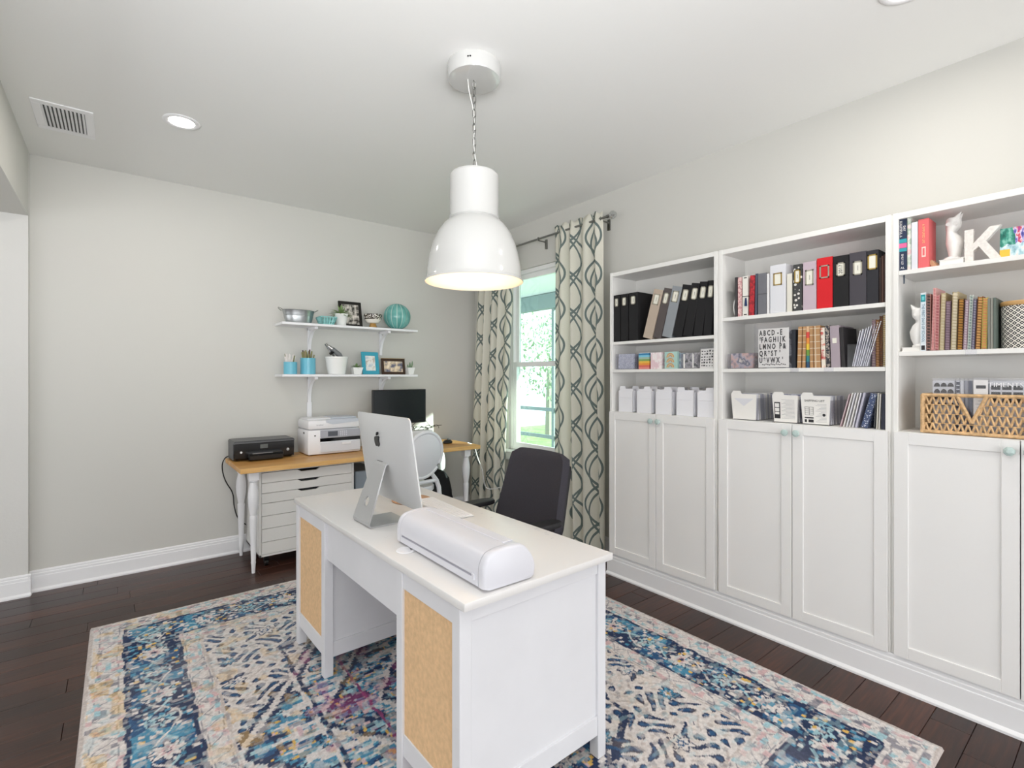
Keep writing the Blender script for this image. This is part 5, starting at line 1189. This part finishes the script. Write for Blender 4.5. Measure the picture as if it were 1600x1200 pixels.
sp = [(.583, .0135, .248, '#4a3a38', '#b98e84', 'dark brown spiral notebook, first after the white titled book', 0), (.5715, .009, .272, '#e2a0a0', '#e8b9b6', 'tall slim pink folder among the spiral notebooks', 1.5),
 (.556, .013, .240, '#b56e72', '#e4b3b0', 'dusty rose spiral notebook right of the tall pink folder', 1), (.538, .015, .246, '#d9cfb4', '#c9b88e', 'cream spiral notebook with a brown edge', 1.5), (.519, .0165, .210, '#a58e9a', '#7b6270', 'mauve spiral notebook shorter than its neighbours', 1),
 (.4985, .0175, .246, '#e1d8c2', '#c4b58f', 'thick tall cream spiral notebook with grey cover', 1.5), (.4785, .0175, .214, '#c58f3e', '#5b3d1c', 'mustard spiral notebook with dark rings', 1.5), (.4655, .011, .208, '#dfd3da', '#b59aa6', 'pale pink and white spiral notebook with fine rings', 2),
 (.4525, .0105, .226, '#8fa29c', '#dfe5e0', 'grey-green spiral notebook, taller than those beside it', 2), (.441, .0100, .208, '#b6b0c0', '#6f6a80', 'lilac spiral notebook with dark rings', 2), (.4225, .0160, .216, '#e2b06a', '#7e4f2a', 'orange-yellow spiral notebook near the basket', 2), (.4040, .0160, .210, '#e0a06c', '#d3c86a', 'peach and yellow spiral notebook, last before the grey ones', 1)]
for y, w_, h_, c1, c2, l, ln in sp: spiral(y, w_, zG, h_, mat('edge'+c2[1:], c2, .6), l, ln, dep=.17, ring=mat('ring'+c2[1:], c2, .35, .3), n=19, pages=mat('nb'+c1[1:], c1, .55))
for k in range(3): book(.393-k*.0085, .0075, zG, .205, sdecor('greygreen%d' % k, ['#7d7f76', '#8b8a82', '#5f6a63'][k]), ['grey-green notebook next to the peach spiral one', 'middle one of the three grey-green notebooks', 'grey-green notebook, nearest to the patterned basket'][k], dep=.17)
# patterned basket with wooden lid
bk2 = thing('lidded_basket', 'black and white diamond-patterned basket with wooden lid', 'basket', (2.875, .275, zG))
def diamonds():
    m, nt, b = nmat('diamond_weave'); n = NB(nt); v, x, y, z = n.coord(); a = n.m('MULTIPLY', n.m('ARCTAN2', y, x), 4.6); q = n.m('MULTIPLY', z, 50.0)
    f = lambda s: n.m('ABSOLUTE', n.m('SUBTRACT', n.m('FRACT', s), .5))
    u1 = f(n.m('ADD', a, q)); u2 = f(n.m('SUBTRACT', n.m('ADD', a, 100.), q)); w1 = n.m('MAXIMUM', n.m('LESS_THAN', u1, .13), n.m('LESS_THAN', u2, .13))
    cdot = n.m('MULTIPLY', n.m('GREATER_THAN', u1, .36), n.m('GREATER_THAN', u2, .36)); nt.links.new(n.mix(n.m('MAXIMUM', w1, cdot), lin('#26252a'), lin('#e8e5dc')), b.inputs['Base Color']); b.inputs['Roughness'].default_value = .8; return m
def rr_(rx, ry, z, p=.5): return [(math.copysign(abs(math.cos(a))**p, math.cos(a))*rx, math.copysign(abs(math.sin(a))**p, math.sin(a))*ry, z) for a in [2*PI*i/48 for i in range(48)]]
MB().loft([rr_(.088, .095, 0, .7), rr_(.090, .098, .01, .7), rr_(.091, .099, .165, .7), rr_(.089, .097, .172, .7)]).build('body', diamonds(), bk2, ang=60)
MB().loft([rr_(.092, .100, .172, .7), rr_(.093, .101, .176, .7), rr_(.093, .101, .186, .7), rr_(.090, .098, .190, .7)]).build('lid', mat('bamboo', '#c39a63', .5, var=.08), bk2, ang=40)
# --- bookcase 3, deck: wicker basket with stamp packs
wb_ = thing('wicker_basket', 'open-weave tan wicker basket with V-shaped grip on the deck', 'basket', (2.760, .447, DECK+.0005))
M_wk = mat('tan_wicker', '#d3ae80', .6, var=.3, vscale=60, bump=.5, bscale=220)
WW, WD_, WH = .160, .240, .165
def rect(z, r=.006): return [(0, -WW, z), (0, WW, z), (WD_, WW, z), (WD_, -WW, z)]
b = MB()
for z in (.0085, WH): b.tube([(0, -WW, z), (0, WW, z)], .0075, 8).tube([(0, WW, z), (WD_, WW, z)], .0070, 8).tube([(WD_, WW, z), (WD_, -WW, z)], .0055, 7).tube([(WD_, -WW, z), (0, -WW, z)], .0055, 7)
for x_, y_ in ((0, -WW), (0, WW), (WD_, WW), (WD_, -WW)): b.tube([(x_, y_, .002), (x_, y_, WH)], .0080, 8)
for s in (-1, 1): b.tube([(-.001, s*.046, WH), (-.001, 0, .052)], .0070, 8)
for z in (.045, .085, .125):
    for s in (-1, 1):
        yv = max(0, (z-.052)/(WH-.052)*.046) if z > .052 else 0
        b.tube([(0, s*yv, z), (0, s*WW, z)], .0022, 5)
    b.tube([(0, WW, z), (WD_, WW, z)], .0022, 5); b.tube([(0, -WW, z), (WD_, -WW, z)], .0022, 5)
b.build('frame', M_wk, wb_)
b = MB(); rs = random.Random(2); lv = [.008, .045, .085, .125, WH-.003]
for r_ in range(4):
    z0, z1 = lv[r_], lv[r_+1]; n_ = 14; st_ = 2*WW/n_
    for i in range(n_*2):
        ya = -WW+st_*i/2; yb = ya+st_/2; up_ = i % 2 == 0
        if r_ >= 1 and abs((ya+yb)/2) < max(0, ((z0+z1)/2-.052)/(WH-.052)*.046)+.004: continue
        b.tube([(rs.uniform(-.002, .002), ya, z0 if up_ else z1), (rs.uniform(-.002, .002), yb, z1 if up_ else z0)], .0040, 5)
    for s in (-1, 1):
        m__ = 10
        for i in range(m__*2):
            xa = WD_*i/(m__*2); xb = WD_*(i+1)/(m__*2); up_ = i % 2 == 0
            b.tube([(xa, s*WW, z0 if up_ else z1), (xb, s*WW, z1 if up_ else z0)], .0031, 5)
b.build('woven_strands', M_wk, wb_, kind='stuff'); MB().box(0, WD_, -WW, WW, .0, .004).build('base', mat('dark_wicker', '#5a3f2a', .8), wb_)
zH = DECK+.006
def pack(y0, y1, h, x, label, col):
    t = thing('stamp_pack', label, 'stamp pack', (x, y0, zH)); MB().box(0, .002, 0, y1-y0, 0, h).build('card', col, t, smooth=False); MB().box(-.003, .005, -.002, y1-y0+.002, 0, h+.010).build('sleeve', M_clear, t, smooth=False); return t
M_slv = mat('silver_sheet', '#c6c7cc', .35)
t = pack(.506, .578, .222, 2.790, 'stamp pack with rows of dark arches, left in the wicker basket', M_slv)
for i in range(3):
    for j in range(4):
        MB().prism([(math.cos(a)*.0105, math.sin(a)*.017) for a in [k*PI/8 for k in range(9)]], -.0012, 0, 'x').build('arch_stamp', mat('arch_dark', '#2a2324', .5), t, loc=(-.0002, .013+i*.0225, .196-j*.027), smooth=False)
for k in range(4):
    pack(.490-k*.013, .500-k*.013, .222, 2.788, ['dark striped pack next to the arch stamps', 'silver sheet pack, second after the arch stamps', 'grey sheet pack, third after the arch stamps', 'navy sheet pack beside the white label pack'][k], [pattern('stripe_pack', ['#c9cad2', '#3a3d4c'], 60, 'stripez'), M_slv, mat('grey_pack', '#888a94', .4), mat('navy_pack', '#3c4156', .4)][k])
t = pack(.402, .446, .225, 2.786, 'white pack with one black word strip, behind the basket grip', M_paper)
MB().box(-.0010, 0, .006, .036, .190, .203).build('word_strip', M_ink, t, smooth=False)
b = MB()
for k in range(9): b.box(-.0008, 0, .008, .030+.004*(k % 3), .060+k*.013, .0615+k*.013)
b.build('fine_print', mat('grey_ink', '#9a9aa0', .6), t, smooth=False, kind='stuff')
t = pack(.298, .398, .222, 2.792, 'large silver pack with a grid of black word strips, right side', M_slv)
for i in range(3):
    for j in range(3): MB().box(-.0010, 0, .004+i*.032, .031+i*.032, .186-j*.026, .203-j*.026).build('word_strip', M_ink, t, smooth=False)
text('sleeve_print', 'SENTIMENTS', .026, mat('white_print', '#f4f4f6', .5), t, (-.0045, .075, .205), FRONT)
for k in range(5): pack(.300, .57, .215-.004*k, 2.835+k*.028, ['clear backing pack, first behind the printed ones', 'clear backing pack, second behind', 'clear backing pack, third in the basket', 'clear backing pack, fourth in the basket', 'hindmost clear pack in the wicker basket'][k], [M_slv, M_paper, mat('grey_pack', '#888a94', .4), M_slv, M_paper][k])
o = MB().box(2.748, 2.80, .430, .465, 1.4885, 1.4915).box(2.7475, 2.7505, .430, .465, 1.4915, 1.513).build('shelf_clip', M_clear); tag(o, 'clear plastic clip on shelf edge above the wicker basket', 'clip')
